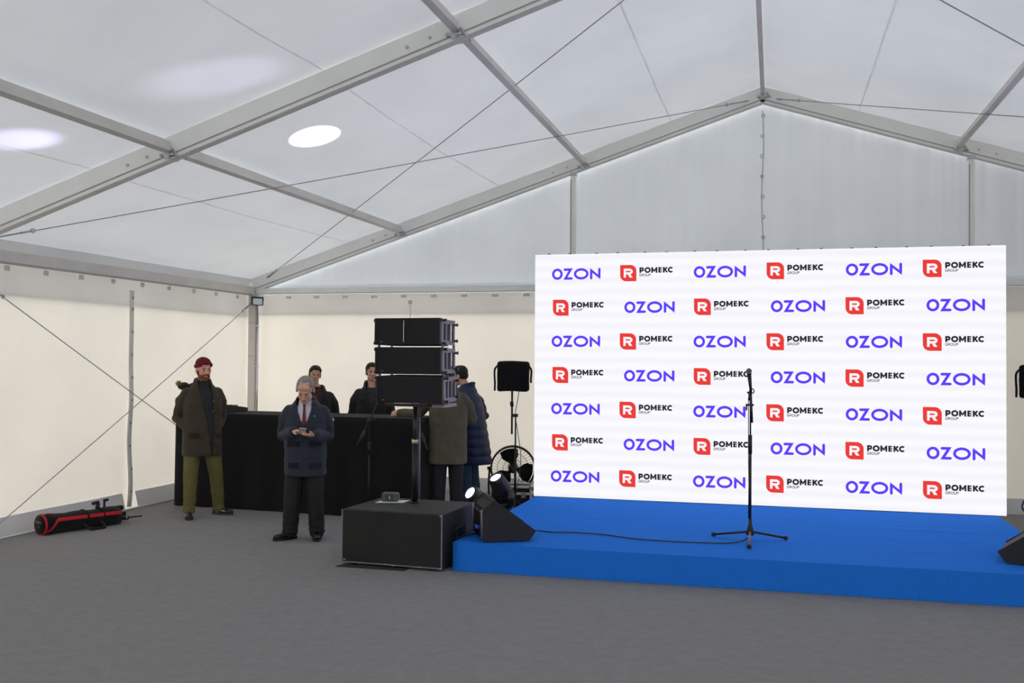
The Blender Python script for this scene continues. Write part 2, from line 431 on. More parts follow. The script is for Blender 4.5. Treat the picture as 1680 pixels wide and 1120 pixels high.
for sx, lab in ((-1, 'slim upright gable post left of the ridge above the video wall'), (1, 'slim upright gable post right of the ridge above the video wall')):
    t = thing('gable_post', lab, 'post', (sx*X3, .0, 0), group='gable posts')
    bm = B(); box(bm, (0, 0, (zr(X3)-.03)/2), (.07, .09, zr(X3)-.03), bev=.004); obj('profile', bm, ALU, t)
    bm = B(); box(bm, (-.028, -.048, (zr(X3)-.1)/2), (.012, .01, zr(X3)-.1)); obj('groove', bm, CABLE, t)
    bm = B(); box(bm, (0, 0, zr(X3)-.015), (.09, .11, .05), bev=.006); obj('head_joint', bm, STEEL, t)
for a, b, lab in ((-HW, -X3, 'horizontal cross beam over the back wall, left of the video wall'), (-X3, X3, 'horizontal cross beam behind the video wall'), (X3, HW, 'horizontal cross beam over the back wall at the right photo edge')):
    t = thing('cross_beam', lab, 'beam', ((a+b)/2, .0, ZE), group='gable cross beams'); L = b-a-.12
    bm = B(); box(bm, (0, .0, .05), (L, .08, .075), bev=.004); obj('profile', bm, ALU, t)
    bm = B(); box(bm, (0, -.012, .006), (L, .09, .014)); obj('lower_lip', bm, ALU2, t)

# --- wire bracing with turnbuckles
def wire(label, a, b, ends=(1, 1)):
    t = thing('brace_cable', label, 'cable', a, group='steel bracing wires'); a, b = Vector(a), Vector(b); d = b-a; L = d.length; dn = d.normalized()
    bm = B(); tube(bm, arc((0,0,0), d, .015, 8), .0055, 6); obj('wire', bm, CABLE, t)
    for e, o0, s in ((ends[0], Vector((0,0,0)), 1), (ends[1], d, -1)):
        if not e: continue
        q = o0+dn*s*.06; sd, u = frame_of(dn)
        bm = B()
        for k in (-1, 1): tube(bm, [q+sd*k*.014, q+dn*s*.2+sd*k*.014], .007, 6)
        for k in (0, .2): tube(bm, [q+dn*s*k+sd*.022, q+dn*s*k-sd*.022], .012, 6)
        tube(bm, [o0, q], .009, 6); tube(bm, [q+dn*s*.2, q+dn*s*.3], .010, 6)
        obj('turnbuckle', bm, STEEL, t, True)
        bm = B(); torus(bm, o0+dn*s*.36, .02, .006, Matrix((dn, u, sd)).transposed(), 14, 6); obj('eye', bm, STEEL, t)
    return t
wx = -HW+.075
wire('bracing wire on the left wall rising to the back corner post', (wx, -.12, 2.72), (wx, -5.45, .02), (1, 0))
wire('bracing wire on the left wall falling towards the back corner', (wx, -.12, .06), (wx, -5.45, 2.62), (0, 1))
wire('roof bracing wire from the near left eave up to the gable peak', (-.18, -.08, ZA+.02), (-HW+.35, -LB+.1, zr(HW)+.13))
wire('roof bracing wire from the back left corner up to the near ridge', (-HW+.28, -.12, zr(HW)+.2), (-.2, -LB+.1, ZA+.06))
wire('roof bracing wire from the gable peak out to the right edge', (.18, -.08, ZA+.02), (HW-.35, -LB+.1, zr(HW)+.13))
wire('roof bracing wire crossing the top right corner of the photo', (HW-.28, -.12, zr(HW)+.2), (.2, -LB+.1, ZA+.06))

# --- small floodlight on the corner post
t = thing('floodlight', 'small square floodlight fixed to the back left corner post', 'floodlight', (-HW+.14, -.14, 2.72), math.radians(35))
bm = B(); box(bm, (0, 0, 0), (.17, .05, .13), Euler((math.radians(-18), 0, 0)), .008); obj('housing', bm, BLACK, t)
bm = B(); box(bm, (0, -.027, -.008), (.135, .006, .095), Euler((math.radians(-18), 0, 0))); obj('glass', bm, mat('frosted_glass', (215, 220, 228), .3), t)
bm = B(); tube(bm, [(-.09, 0, 0), (-.095, .04, .09), (.095, .04, .09), (.09, 0, 0)], .008, 6); obj('bracket', bm, STEEL, t)
for k in range(5):
    bm = B(); box(bm, (-.06+.03*k, .035, .01), (.006, .03, .1), Euler((math.radians(-18), 0, 0))); obj('cooling_fin', bm, BLACK, t)
# cord hanging on the back wall
t = thing('hanging_cord', 'thin cord hanging from an eyelet above the loudspeaker stack', 'cord', (-4.94, .035, 2.35))
bm = B(); tube(bm, [(0, 0, .33), (.004, -.01, .2), (0, -.01, .02)], .007, 6); obj('cord', bm, WHITE, t)
bm = B(); torus(bm, (0, -.01, .345), .022, .008, Matrix.Rotation(PI/2, 3, 'X'), 14, 6); obj('eyelet', bm, CABLE, t)

# ------------------------------------------------------------------ stage
SX0, SX1, SY0, SY1, SZ = -2.585, 2.45, -5.12, -1.875, .253
t = thing('stage', 'low stage covered in bright blue carpet', 'stage', (0, -3.5, 0))
def stage_top(u, v):
    x = SX0+(SX1-SX0)*u; y = SY0+(SY1-SY0)*v
    e = min(u*12, (1-u)*12, v*12, 1); w = max(0, wr((x*1.1, y*5.5, 1), 1, .008)+wr((x*.6+y*.4, y*9, 5), 1, .005))*max(0, e)
    return (x, y+3.5, SZ-.004+w*.8)
bm = B(); grid(bm, stage_top, 110, 90); obj('carpet_top', bm, BLUE, t)
def skirt(u, v):
    per = [(SX0, SY1), (SX0, SY0), (SX1, SY0), (SX1, SY1)]
    seg = [0, 3.32/11.675, (3.32+5.035)/11.675, 1.0]
    i = 0 if u <= seg[1] else (1 if u <= seg[2] else 2); f = (u-seg[i])/(seg[i+1]-seg[i])
    a, b = Vector(per[i]), Vector(per[i+1]); p = a.lerp(b, f); n = [Vector((-1,0)), Vector((0,-1)), Vector((1,0))][i]
    d = wr((u*40, v, 2), 1, .006)*(1-v); p = p+n*max(0, d)
    return (p.x, p.y+3.5, .002+(SZ-.006)*v)
bm = B(); grid(bm, skirt, 120, 5); obj('carpet_skirt', bm, BLUE, t)
bm = B(); box(bm, (0, 0, 0), (1, 1, 1)); bm.free()
for i in range(5):
    bm = B(); box(bm, (SX0+.51+i*1.004, .0, (SZ-.02)/2), (.98, 3.2, SZ-.03)); obj('deck', bm, mat('birch_plywood', (150, 120, 85), .8, 0, 4, .1) if i == 0 else bpy.data.materials['birch_plywood'], t)

# ------------------------------------------------------------------ LED video wall
VX0, VX1, VY, VZ0, VZ1 = -2.604, 2.532, -1.979, .256, 3.121
vw = thing('video_wall', 'large white video wall with repeating blue and red logos', 'video wall', ((VX0+VX1)/2, VY, VZ0))
LEDW = emit('led_white', (244, 243, 250), 1.06, True)
CAB = mat('dark_cabinet', (30, 30, 32), .6)
NCX, NCZ = 9, 5; pw_, ph_ = (VX1-VX0)/NCX, (VZ1-VZ0)/NCZ
bm = B(); box(bm, (0, .045, 0), (pw_-.0001, .09, ph_-.0001))
for f in bm.faces: f.material_index = 1 if f.normal.y > -.5 else 0
me = None
for i in range(NCX):
    for j in range(NCZ):
        if me is None: e = obj('led_panel', bm, [LEDW, CAB], vw); me = e.data
        else: e = link('led_panel', me, [LEDW, CAB], vw)
        e.location = (-(VX1-VX0)/2+pw_*(i+.5), 0, ph_*(j+.5))
for i in range(NCX):
    for s in (-.22, .22):
        bm = B(); box(bm, (-(VX1-VX0)/2+pw_*(i+.5+s), .05, VZ1-VZ0+.006), (.03, .03, .014)); obj('lock_lug', bm, CAB, vw)
for i in range(1, NCX, 3):
    bm = B(); x = -(VX1-VX0)/2+pw_*(i+.5)
    tube(bm, [(x, .16, 0), (x, .16, 2.7)], .025, 8); tube(bm, [(x, .9, -VZ0+.01), (x, .16, 1.9)], .02, 8); tube(bm, [(x, .16, 0), (x, .16, 0), (x, .19, -VZ0+.01)], .025, 8)
    for z in (.4, 1.4, 2.4): box(bm, (x, .12, z), (.05, .08, .05))
    obj('support_strut', bm, STEEL, vw)
# logos shown on the wall
PURP = emit('led_violet_blue', (92, 66, 250), 1.0); RED = emit('led_red', (236, 62, 58), 1.0); DARK = emit('led_charcoal', (44, 42, 56), 1.0); LW = emit('led_letter_white', (248, 246, 250), 1.0)
def poly_face(bm, pts, y, mi):
    vs = [bm.verts.new((p[0], y, p[1])) for p in pts]
    f = bm.faces.new(vs); f.material_index = mi
def stroke(bm, pts, w, y, mi, rnd=(True, True), closed=False):
    n = len(pts); P = [Vector(p) for p in pts]
    segs = [(P[i], P[(i+1) % n]) for i in range(n if closed else n-1)]
    for a, b in segs:
        d = (b-a).normalized(); s = Vector((-d.y, d.x))*w/2
        poly_face(bm, [a-s, b-s, b+s, a+s], y, mi)
    for i, p in enumerate(P):
        if (i == 0 and not rnd[0] and not closed) or (i == n-1 and not rnd[1] and not closed): continue
        poly_face(bm, [(p.x+w/2*math.cos(2*PI*k/14), p.y+w/2*math.sin(2*PI*k/14)) for k in range(14)], y, mi)
def ring(bm, c, rx, rz, w, y, mi, a0=0, a1=2*PI, n=36):
    pts = [(a0+(a1-a0)*i/n) for i in range(n+1)]
    for p, q in zip(pts, pts[1:]):
        poly_face(bm, [(c[0]+(rx-w/2)*math.cos(p), c[1]+(rz-w/2)*math.sin(p)), (c[0]+(rx-w/2)*math.cos(q), c[1]+(rz-w/2)*math.sin(q)),
                       (c[0]+(rx+w/2)*math.cos(q), c[1]+(rz+w/2)*math.sin(q)), (c[0]+(rx+w/2)*math.cos(p), c[1]+(rz+w/2)*math.sin(p))], y, mi)
def finish_flat(name, bm, ms):
    me = bpy.data.meshes.new(name)
    for f in bm.faces:
        f.normal_update()
        if f.normal.y > 0: f.normal_flip()
    bm.to_mesh(me); bm.free()
    for x in ms: me.materials.append(x)
    return me
# wordmark, 0.578 wide, 0.135 high, origin in its middle
bm = B(); y = -.002; w = .029; H = .134
ring(bm, (-.2262, 0), .0505, H/2-w/2, w, y, 0)
zt, zb = H/2-w/2, -H/2+w/2
stroke(bm, [(-.137, zt), (-.065, zt)], w, y, 0, (True, False)); stroke(bm, [(-.138, zb), (-.054, zb)], w, y, 0, (False, True))
poly_face(bm, [(-.074, H/2), (-.041, H/2), (-.118, -H/2+.004), (-.154, -H/2)], y, 0)
ring(bm, (.061, 0), .0735, H/2-w/2, w, y, 0)
stroke(bm, [(.180, H/2-.03), (.180, zb)], w, y, 0, (False, True)); stroke(bm, [(.2765, zt), (.2765, -H/2+.03)], w, y, 0, (True, False))
poly_face(bm, [(.1675, H/2), (.1675, H/2-.034), (.289, -H/2), (.289, -H/2+.034)], y, 0)
ME_O = finish_flat('wordmark_print', bm, [PURP])
# emblem + lettering, 0.63 wide
bm = B(); EW = .19; x0 = -.315; cr = .072
leaf = [(x0, EW/2)] + [(x0+EW-cr+cr*math.sin(k*PI/20), EW/2-cr+cr*math.cos(k*PI/20)) for k in range(11)] + [(x0+EW, -EW/2)] + [(x0+cr-cr*math.sin(k*PI/20), -EW/2+cr-cr*math.cos(k*PI/20)) for k in range(11)]
poly_face(bm, leaf, -.0015, 0)
cx, w = x0+EW/2, .026
stroke(bm, [(cx-.040, .052), (cx-.040, -.052)], w, -.003, 1, (False, False))
ring(bm, (cx+.010, .018), .030, .0215, w, -.003, 1, -PI/2, PI/2, 16)
stroke(bm, [(cx-.052, .0395), (cx+.012, .0395)], w, -.003, 1, (False, False)); stroke(bm, [(cx-.030, -.0035), (cx+.012, -.0035)], w, -.003, 1, (False, False))
poly_face(bm, [(cx-.006, -.012), (cx+.024, -.012), (cx+.052, -.052), (cx+.016, -.052)], -.003, 1)
lx, w, lh, lz = x0+EW+.035, .0195, .066, .032      # heavy capitals
zt, zb = lz+lh/2-w/2, lz-lh/2+w/2
def S2(p, r=(False, False), ww=None): stroke(bm, p, ww or w, -.002, 2, r)
X = lx
S2([(X+w/2, lz+lh/2), (X+w/2, lz-lh/2)]); S2([(X, zt), (X+.03, zt)]); S2([(X, lz-.006), (X+.03, lz-.006)]); ring(bm, (X+.03, lz+.0085), .0135, .0150, w, -.002, 2, -PI/2, PI/2, 14)
X += .060; ring(bm, (X+.034, lz), .0265, lh/2-w/2+.001, w, -.002, 2)
X += .076
for q in (0, .052): S2([(X+w/2+q, lz+lh/2), (X+w/2+q, lz-lh/2)])
S2([(X+.008, lz+lh/2-.006), (X+.0345, lz-.014), (X+.061, lz+lh/2-.006)], ww=.016)
X += .082; S2([(X+w/2, lz+lh/2), (X+w/2, lz-lh/2)])
for q in (zt, lz, zb): S2([(X, q), (X+.040, q)], ww=.0145)
X += .053; S2([(X+w/2, lz+lh/2), (X+w/2, lz-lh/2)])
S2([(X+.014, lz-.002), (X+.047, lz+lh/2-.004)], ww=.019); S2([(X+.020, lz+.004), (X+.050, lz-lh/2+.004)], ww=.019)
X += .058; ring(bm, (X+.032, lz), .025, lh/2-w/2+.001, w, -.002, 2, .25*PI, 1.75*PI, 28)
w = .0055; lz = -.025; lh = .026; X = lx          # small thin capitals
zt, zb = lz+lh/2, lz-lh/2
ring(bm, (X+.011, lz), .0105, lh/2, w, -.002, 2, .25*PI, 1.95*PI, 18); S2([(X+.012, lz-.001), (X+.0215, lz-.001)])
X += .029; S2([(X, zb), (X, zt), (X+.010, zt)]); ring(bm, (X+.010, lz+.0065), .0065, .0065, w, -.002, 2, -PI/2, PI/2, 10); S2([(X, lz), (X+.010, lz)]); S2([(X+.009, lz), (X+.017, zb)])
X += .025; ring(bm, (X+.012, lz), .0120, lh/2, w, -.002, 2, n=22)
X += .032; S2([(X, zt), (X, lz-.003)]); S2([(X+.018, zt), (X+.018, lz-.003)]); ring(bm, (X+.009, lz-.003), .009, lh/2-.003, w, -.002, 2, PI, 2*PI, 12)
X += .027; S2([(X, zb), (X, zt), (X+.010, zt)]); ring(bm, (X+.010, lz+.0065), .0065, .0065, w, -.002, 2, -PI/2, PI/2, 10); S2([(X, lz), (X+.010, lz)])
ME_R = finish_flat('emblem_print', bm, [RED, LW, DARK])
xo = [-2.107, -1.243, -.447, .408, 1.207, 2.035]; xr_ = [-2.070, -1.270, -.419, .385, 1.228, 2.022]
for r in range(7):
    z = 2.886-.3975*r
    for c in range(6):
        o_ = (r+c) % 2 == 0
        e = link('wordmark_print' if o_ else 'emblem_print', ME_O if o_ else ME_R, None, vw)
        e.location = ((xo[c] if o_ else xr_[c])-(VX0+VX1)/2, 0, z-VZ0)

# ------------------------------------------------------------------ microphone stand on the stage
t = thing('microphone_stand', 'tall black microphone stand with handheld microphone, alone on the blue stage', 'microphone stand', (-.05, -4.28, SZ))
feet = [(-.33, .13), (.31, .13), (.0, -.40)]
for fx, fy in feet:
    L = Vector((fx, fy, .014)); bm = B(); tube(bm, [(0, 0, .085), L+Vector((0, 0, .008))], .0105, 8); lg = obj('leg', bm, BLACK if fy > 0 else mat('scuffed_metal', (120, 105, 100), .5, .4), t, True)
    bm = B(); ell(bm, L+Vector((0, 0, .006)), (.022, .022, .02)); obj('rubber_foot', bm, RUBBER, lg)
bm = B(); lathe(bm, [(0, .05), (.035, .055), (.036, .075), (.018, .14), (.015, .19), (0, .19)], 16); obj('hub', bm, BLACK, t)
bm = B(); tube(bm, [(0, 0, .1), (0, 0, .86)], .0115, 10); obj('lower_tube', bm, BLACK, t)
bm = B(); tube(bm, [(0, 0, .78), (0, 0, .95)], .016, 10); obj('clutch', bm, BLACK, t)
bm = B(); tube(bm, [(0, 0, .9), (0, 0, 1.28)], .0075, 10); obj('upper_tube', bm, mat('worn_tube', (70, 58, 54), .4, .5), t)
bm = B(); tube(bm, [(.012, -.01, 1.06), (.0, 0, 1.33)], .013, 10); tube(bm, [(-.035, 0, 1.22), (.03, 0, 1.22)], .009, 8); box(bm, (-.035, 0, 1.2), (.014, .012, .06), bev=.003); obj('boom_clamp', bm, BLACK, t)
bm = B(); tube(bm, [(-.006, 0, 1.26), (-.01, -.01, 1.34)], .011, 8); torus(bm, (.012, 0, 1.345), .02, .005, Matrix.Rotation(PI/2, 3, 'X'), 14, 6); tube(bm, [(-.03, 0, 1.33), (.01, 0, 1.34)], .008, 8); obj('microphone_clip', bm, BLACK, t)
mc = None
bm = B(); tube(bm, [(.005, 0, 1.33), (-.012, -.02, 1.50)], [.010, .020], 14); mic = obj('microphone_body', bm, BLACK, t, True)
bm = B(); ell(bm, (-.014, -.024, 1.525), .026, seg=18); obj('microphone_grille', bm, mat('mic_mesh', (130, 132, 136), .45, .6, 0, 0, .8, 900), mic)
bm = B(); torus(bm, (-.0125, -.022, 1.505), .024, .0035, Matrix.Rotation(-.1, 3, 'X'), 18, 6); obj('grille_ring', bm, STEEL, mic)
bm = B(); tube(bm, [(.005, 0, 1.33), (-.018, -.004, 1.28), (-.016, 0, 1.05), (-.017, -.0, .86), (-.012, 0, .5), (-.015, 0, .2)], .0045, 6); obj('cord_on_stand', bm, BLACK, t)
path = [(-.07, -4.31, SZ+.03), (-.12, -4.37, SZ+.012), (-.24, -4.50, SZ+.009), (-.45, -4.55, SZ+.009), (-.75, -4.56, SZ+.009), (-1.05, -4.53, SZ+.009), (-1.35, -4.40, SZ+.009), (-1.6, -4.36, SZ+.009), (-1.85, -4.40, SZ+.009), (-2.0, -4.36, SZ+.009)]
def spline(pts, n=6):
    P = [Vector(p) for p in pts]; P = [P[0]*2-P[1]]+P+[P[-1]*2-P[-2]]; out = []
    for i in range(1, len(P)-2):
        for k in range(n):
            s = k/n; a, b, c, d = P[i-1:i+3]
            out.append(.5*((2*b)+(c-a)*s+(2*a-5*b+4*c-d)*s*s+(3*b-a-3*c+d)*s**3))
    out.append(P[-2]); return out
bm = B(); tube(bm, spline(path), .006, 6); tag(obj('microphone_cable', bm, BLACK, None, True), 'thin black microphone cable lying across the blue stage', 'cable')

# ------------------------------------------------------------------ wedge monitors
def wedge(label, loc, rz, mirror=1):
    t = thing('stage_monitor', label, 'loudspeaker', loc, rz, 'wedge stage monitors')
    prof = [(-.205, .0), (.215, .0), (.275, .085), (-.11, .36), (-.205, .285)]
    prof = [(x*mirror, z+.006) for x, z in prof]
    D = .27
    for s in (-1, 1):
        bm = B(); prism(bm, prof, 'y', s*D-.012, s*D+.012); obj('side_panel', bm, BLACKP, t)
    a, b = Vector((prof[2][0], 0, prof[2][1])), Vector((prof[3][0], 0, prof[3][1]))
    n = Vector((b.z-a.z, 0, -(b.x-a.x))).normalized()
    if n.z < 0: n = -n
    mid = (a+b)/2; L = (b-a).length
    bm = B(); beam(bm, a-n*.02, b-n*.02, 2*D-.026, .02, n); obj('grille', bm, GRILLE, t)
    bm = B(); prism(bm, [(x*.93, z*.96+.006) for x, z in prof], 'y', -D+.014, D-.014); obj('body', bm, BLACKP, t)
    bm = B(); x = -.207*mirror
    box(bm, (x, 0, .15), (.02, .36, .20)); rp = obj('rear_panel', bm, BLACK, t)
    for yy in (-.16, -.08):
        bm = B(); tube(bm, [(x-.01*mirror, yy, .12), (x-.05*mirror, yy, .12)], .016, 10); obj('connector', bm, mat('blue_connector', (60, 90, 200), .4) if yy < -.1 else BLACK, rp)
    for yy in (-D+.03, D-.03):
        bm = B(); tube(bm, [(x, yy-.005, .03), (x-.005*mirror, yy-.005, .28)], .012, 8); obj('edge_trim', bm, RIG, t)
    for q in ((-.15, -.2), (.15, -.2), (-.15, .2), (.15, .2)):
        bm = B(); tube(bm, [(q[0], q[1], 0), (q[0], q[1], .01)], .015, 8); obj('rubber_foot', bm, RUBBER, t)
    return t
wedge('black wedge stage monitor at the left end of the stage, beside the subwoofer', (-2.26, -4.72, SZ), math.radians(26))
wedge('black wedge stage monitor cut off by the right photo edge', (2.25, -4.52, SZ), math.radians(-18), -1)
t_path = [(-2.52, -4.95, SZ+.12), (-2.58, -5.02, SZ+.10), (-2.60, -5.0, SZ+.02), (-2.56, -4.9, SZ+.012), (-2.50, -4.6, SZ+.01)]
bm = B(); tube(bm, spline(t_path), .007, 6); tag(obj('speaker_cable', bm, BLACK, None, True), 'short black cable looping into the left wedge monitor', 'cable')

# ------------------------------------------------------------------ subwoofer and what stands on it
sub = thing('subwoofer', 'big worn black subwoofer box on the floor left of the stage', 'loudspeaker', (-3.12, -4.76, 0), math.radians(-3.5))
bm = B(); box(bm, (0, .02, .262), (.98, .82, .478), bev=.008); obj('cabinet', bm, BLACKP, sub)
bm = B(); box(bm, (0, -.40, .262), (.965, .022, .466), bev=.004); obj('grille', bm, SUBG, sub)
for s in (-1, 1):
    bm = B(); box(bm, (s*.486, -.408, .262), (.012, .012, .476), bev=.002); obj('edge_strip', bm, RIG, sub)
bm = B(); box(bm, (0, -.406, .028), (.97, .016, .012), bev=.002); obj('bottom_strip', bm, RIG, sub)
for x, z in ((-.05, .03), (.02, .026), (.28, .03), (.478, .028), (.478, .488), (-.46, .05)):
    bm = B(); box(bm, (x, -.414, z), (.02, .006, .008)); obj('scuff', bm, mat('bare_wood', (190, 175, 150), .8) if 'bare_wood' not in bpy.data.materials else bpy.data.materials['bare_wood'], sub)
for x in (-.4, .4):
    for y in (-.32, .36):
        bm = B(); tube(bm, [(x, y, 0), (x, y, .03)], .03, 10); obj('rubber_foot', bm, RUBBER, sub)
bm = B(); box(bm, (.494, .05, .3), (.01, .2, .1), bev=.003); obj('handle_recess', bm, BLACK, sub)
bm = B(); lathe(bm, [(0, .5), (.05, .5), (.05, .512), (.024, .515), (.024, .503), (0, .503)], 16, Matrix.Translation((-.03, .17, 0))); obj('pole_mount', bm, BLACK, sub)
bm = B(); prism(bm, [(-.54, -.43), (.12, -.455), (.12, -.3), (-.50, -.3)], 'z', .0, .005)
o = tag(obj('rubber_mat', bm, RUBBER), 'thin dark mat edge sticking out under the subwoofer', 'mat'); o.location = (-3.12, -4.80, 0); o.rotation_euler = (0, 0, math.radians(2))
bm = B(); prism(bm, [(-.14, -.1), (.12, -.07), (.15, .1), (-.11, .09)], 'z', 0, .003)
o = tag(obj('paper_sheet', bm, PAPER), 'white sheet of paper under the small grey box', 'paper'); o.location = (-3.37, -4.58, .503); o.rotation_euler = (0, 0, math.radians(8))
t = thing('battery_box', 'small grey equipment box lying on white paper on the subwoofer', 'box', (-3.39, -4.575, .506), math.radians(10))
bm = B(); box(bm, (0, 0, .042), (.155, .10, .082), bev=.012); obj('case', bm, mat('grey_plastic', (78, 82, 80), .55, 0, 9, .1), t)
bm = B(); box(bm, (0, -.051, .042), (.075, .006, .06), bev=.002); obj('front_plate', bm, mat('dark_grey_plastic', (55, 58, 57), .6), t)
bm = B(); box(bm, (.002, -.055, .042), (.007, .004, .03)); obj('display_slit', bm, WHITE, t)
for s in (-1, 1):
    bm = B(); box(bm, (s*.079, 0, .045), (.008, .07, .05), bev=.003); obj('side_latch', bm, BLACK, t)

# pole and line array
PX, PY = -3.14, -4.59
t = thing('speaker_pole', 'black steel pole carrying the loudspeaker stack on the subwoofer', 'pole', (PX, PY, .503))
bm = B(); tube(bm, [(0, 0, 0), (0, 0, .58)], .028, 14); obj('lower_tube', bm, BLACK, t)
bm = B(); tube(bm, [(0, 0, .5), (0, 0, .92)], .021, 14); obj('upper_tube', bm, mat('satin_black_tube', (52, 54, 56), .3, .5), t)
bm = B(); tube(bm, [(0, 0, .56), (0, 0, .60)], .032, 14); obj('chrome_ring', bm, mat('brass_ring', (215, 205, 165), .3, .7), t)
bm = B(); tube(bm, [(.045, .01, .02), (.04, .01, .92)], .009, 8); obj('signal_cable', bm, RIG, t)
bm = B(); box(bm, (0, 0, .925), (.30, .22, .02)); box(bm, (.0, .02, .925), (.62, .05, .025)); obj('base_frame', bm, BLACK, t)
bm = B(); box(bm, (.285, .02, .927), (.12, .38, .03), bev=.003); obj('frame_plate', bm, RIG, t)
def array_cab(label, loc, pitch, yaw=0, top=False):
    t = thing('line_array_speaker', label, 'loudspeaker', loc, yaw, 'stacked line array speakers')
    t.rotation_euler = (pitch, 0, yaw)
    H = .253
    bm = B(); prism(bm, [(-.325, 0), (.325, 0), (.30, .14), (.26, .36), (-.26, .36), (-.30, .14)], 'z', .002, H); obj('cabinet', bm, BLACKP, t)
    bm = B()
    for s in (-1, 1): prism(bm, [(0, -.004), (s*.318, -.016), (s*.318, .0), (0, .0)] if s > 0 else [(0, -.004), (0, .0), (s*.318, .0), (s*.318, -.016)], 'z', .008, H-.006)
    obj('grille', bm, GRILLE, t)
    for s in (-1, 1):
        bm = B(); box(bm, (s*.327, .0, H/2+.001), (.016, .04, H-.004), bev=.004); obj('corner_post', bm, BLACK, t)
        fr = []
        bm = B(); x = s*.322
        for yy, ww in ((.045, .045), (.135, .022), (.235, .022), (.33, .03)): box(bm, (x, yy, H/2), (.022, ww, H-.02))
        for zz in (.03, H-.03): box(bm, (x, .18, zz), (.024, .30, .040))
        if not top:
            box(bm, (x, .33, H+.005), (.018, .02, .05)); box(bm, (x, .045, H+.005), (.018, .02, .04))
        f = obj('rigging_frame', bm, RIG, t)
        for yy, zz in ((.33, .05), (.045, .02), (.045, H-.02), (.33, H-.05)):
            bm = B(); tube(bm, [(x+s*.005, yy, zz), (x+s*.04, yy, zz)], .010, 8); tube(bm, [(x+s*.036, yy, zz), (x+s*.046, yy, zz)], .016, 8); obj('locking_pin', bm, BLACK, f)
    bm = B(); box(bm, (-.26, -.0155, .03), (.022, .004, .008)); obj('badge', bm, GREYP, t)
    return t
array_cab('lowest black line array speaker of the stack, on the pole', (-3.120, -4.80, 1.452), math.radians(1.5), math.radians(-2))
array_cab('middle black line array speaker of the stack', (-3.135, -4.80, 1.722), math.radians(0), math.radians(-3))
c3 = array_cab('topmost black line array speaker with a bright slit in its middle', (-3.145, -4.80, 1.994), math.radians(-1), math.radians(-4), True)
bm = B(); box(bm, (-.035, -.011, .13), (.006, .012, .20)); obj('centre_slit', bm, CHROME, c3)

# microphone boom stands behind the subwoofer
def boom(label, loc, rz, tilt, plate):
    t = thing('boom_stand', label, 'stand', loc, rz, 'black boom stands by the table')
    for k in range(3):
        a = k*2*PI/3+.5; bm = B(); tube(bm, [(0, 0, .09), (.3*math.cos(a), .3*math.sin(a), .012)], .010, 8); obj('leg', bm, BLACK, t)
    bm = B(); tube(bm, [(0, 0, .05), (0, 0, .85)], .011, 10); obj('lower_tube', bm, BLACK, t)
    bm = B(); tube(bm, [(0, 0, .78), (0, 0, .92)], .018, 10); obj('clutch', bm, BLACK, t)
    bm = B(); tube(bm, [(0, 0, .85), (0, 0, 1.16)], .008, 10); obj('upper_tube', bm, BLACKP, t)
    d = Vector((math.sin(tilt), 0, math.cos(tilt))); c = Vector((0, -.02, 1.16))
    bm = B(); ell(bm, c, .028); tube(bm, [c, c+Vector((.07, 0, .02))], .008, 8); obj('swivel', bm, BLACK, t)
    bm = B(); tube(bm, [c-d*.2, c+d*.34], .010, 8); obj('boom_arm', bm, BLACKP, t)
    bm = B(); tube(bm, [c-d*.32, c-d*.12], .019, 10); obj('counterweight', bm, BLACK, t)
    e = c+d*.34
    if plate:
        bm = B(); box(bm, e+Vector((.05, 0, .02)), (.22, .05, .018), Euler((0, math.radians(-6), 0)), .004); ell(bm, e+Vector((-.03, 0, .02)), (.04, .03, .04)); obj('head_plate', bm, RIG, t)
    bm = B(); tube(bm, [e-d*.04, e+d*.03], .017, 8); obj('tip_clip', bm, BLACK, t)
    return t
boom('black boom stand left of the speaker pole, arm leaning right', (-4.30, -2.95, 0), math.radians(15), math.radians(24), True)
boom('black boom stand just right of the speaker pole, arm leaning left', (-3.70, -2.97, 0), math.radians(15), math.radians(-17), False)

# ------------------------------------------------------------------ draped table with mixing console
tb = thing('draped_table', 'long high table draped to the floor in black cloth', 'table', (-5.50, -2.12, 0), math.radians(-4.0))
TW, TD, TH = 1.66, .36, 1.17
bm = B(); box(bm, (0, 0, TH-.03), (2*TW-.02, 2*TD-.02, .03)); obj('tabletop', bm, mat('grey_laminate', (130, 125, 120), .6), tb)
for x in (-TW+.1, TW-.1):
    for y in (-TD+.1, TD-.1):
        bm = B(); tube(bm, [(x, y, 0), (x, y, TH-.04)], .02, 8); obj('leg', bm, STEEL, tb)
per = []
def peri(s):
    L = [2*TW, 2*TD, 2*TW, 2*TD]; tot = sum(L); d = s*tot
    cs = [(-TW, -TD), (TW, -TD), (TW, TD), (-TW, TD)]; nn = [(0, -1), (1, 0), (0, 1), (-1, 0)]
    for i in range(4):
        if d <= L[i]+1e-9:
            f = d/L[i]; a, b = Vector(cs[i]), Vector(cs[(i+1) % 4]); return a.lerp(b, f), Vector(nn[i]), d
        d -= L[i]
    return Vector(cs[0]), Vector(nn[0]), 0
bm = B(); NS = 220; rows = []
for j in range(13):
    z = TH+.004-(TH)*j/12; row = []
    for i in range(NS):
        p, n, d = peri(i/NS); amp = .028*(j/12)**.7
        q = p+n*(.006+amp*(.5+.5*math.sin(i*.62+1.3*math.sin(i*.11))*(.6+.4*noise.noise(Vector((i*.07, j*.1, 0))))))
        row.append(bm.verts.new((q.x, q.y, z)))
    rows.append(row)
for a, b in zip(rows, rows[1:]):
    for i in range(NS): f = bm.faces.new((a[i], a[(i+1) % NS], b[(i+1) % NS], b[i])); f.smooth = True
bm.faces.new(rows[0]); obj('cloth', bm, CLOTHB, tb)
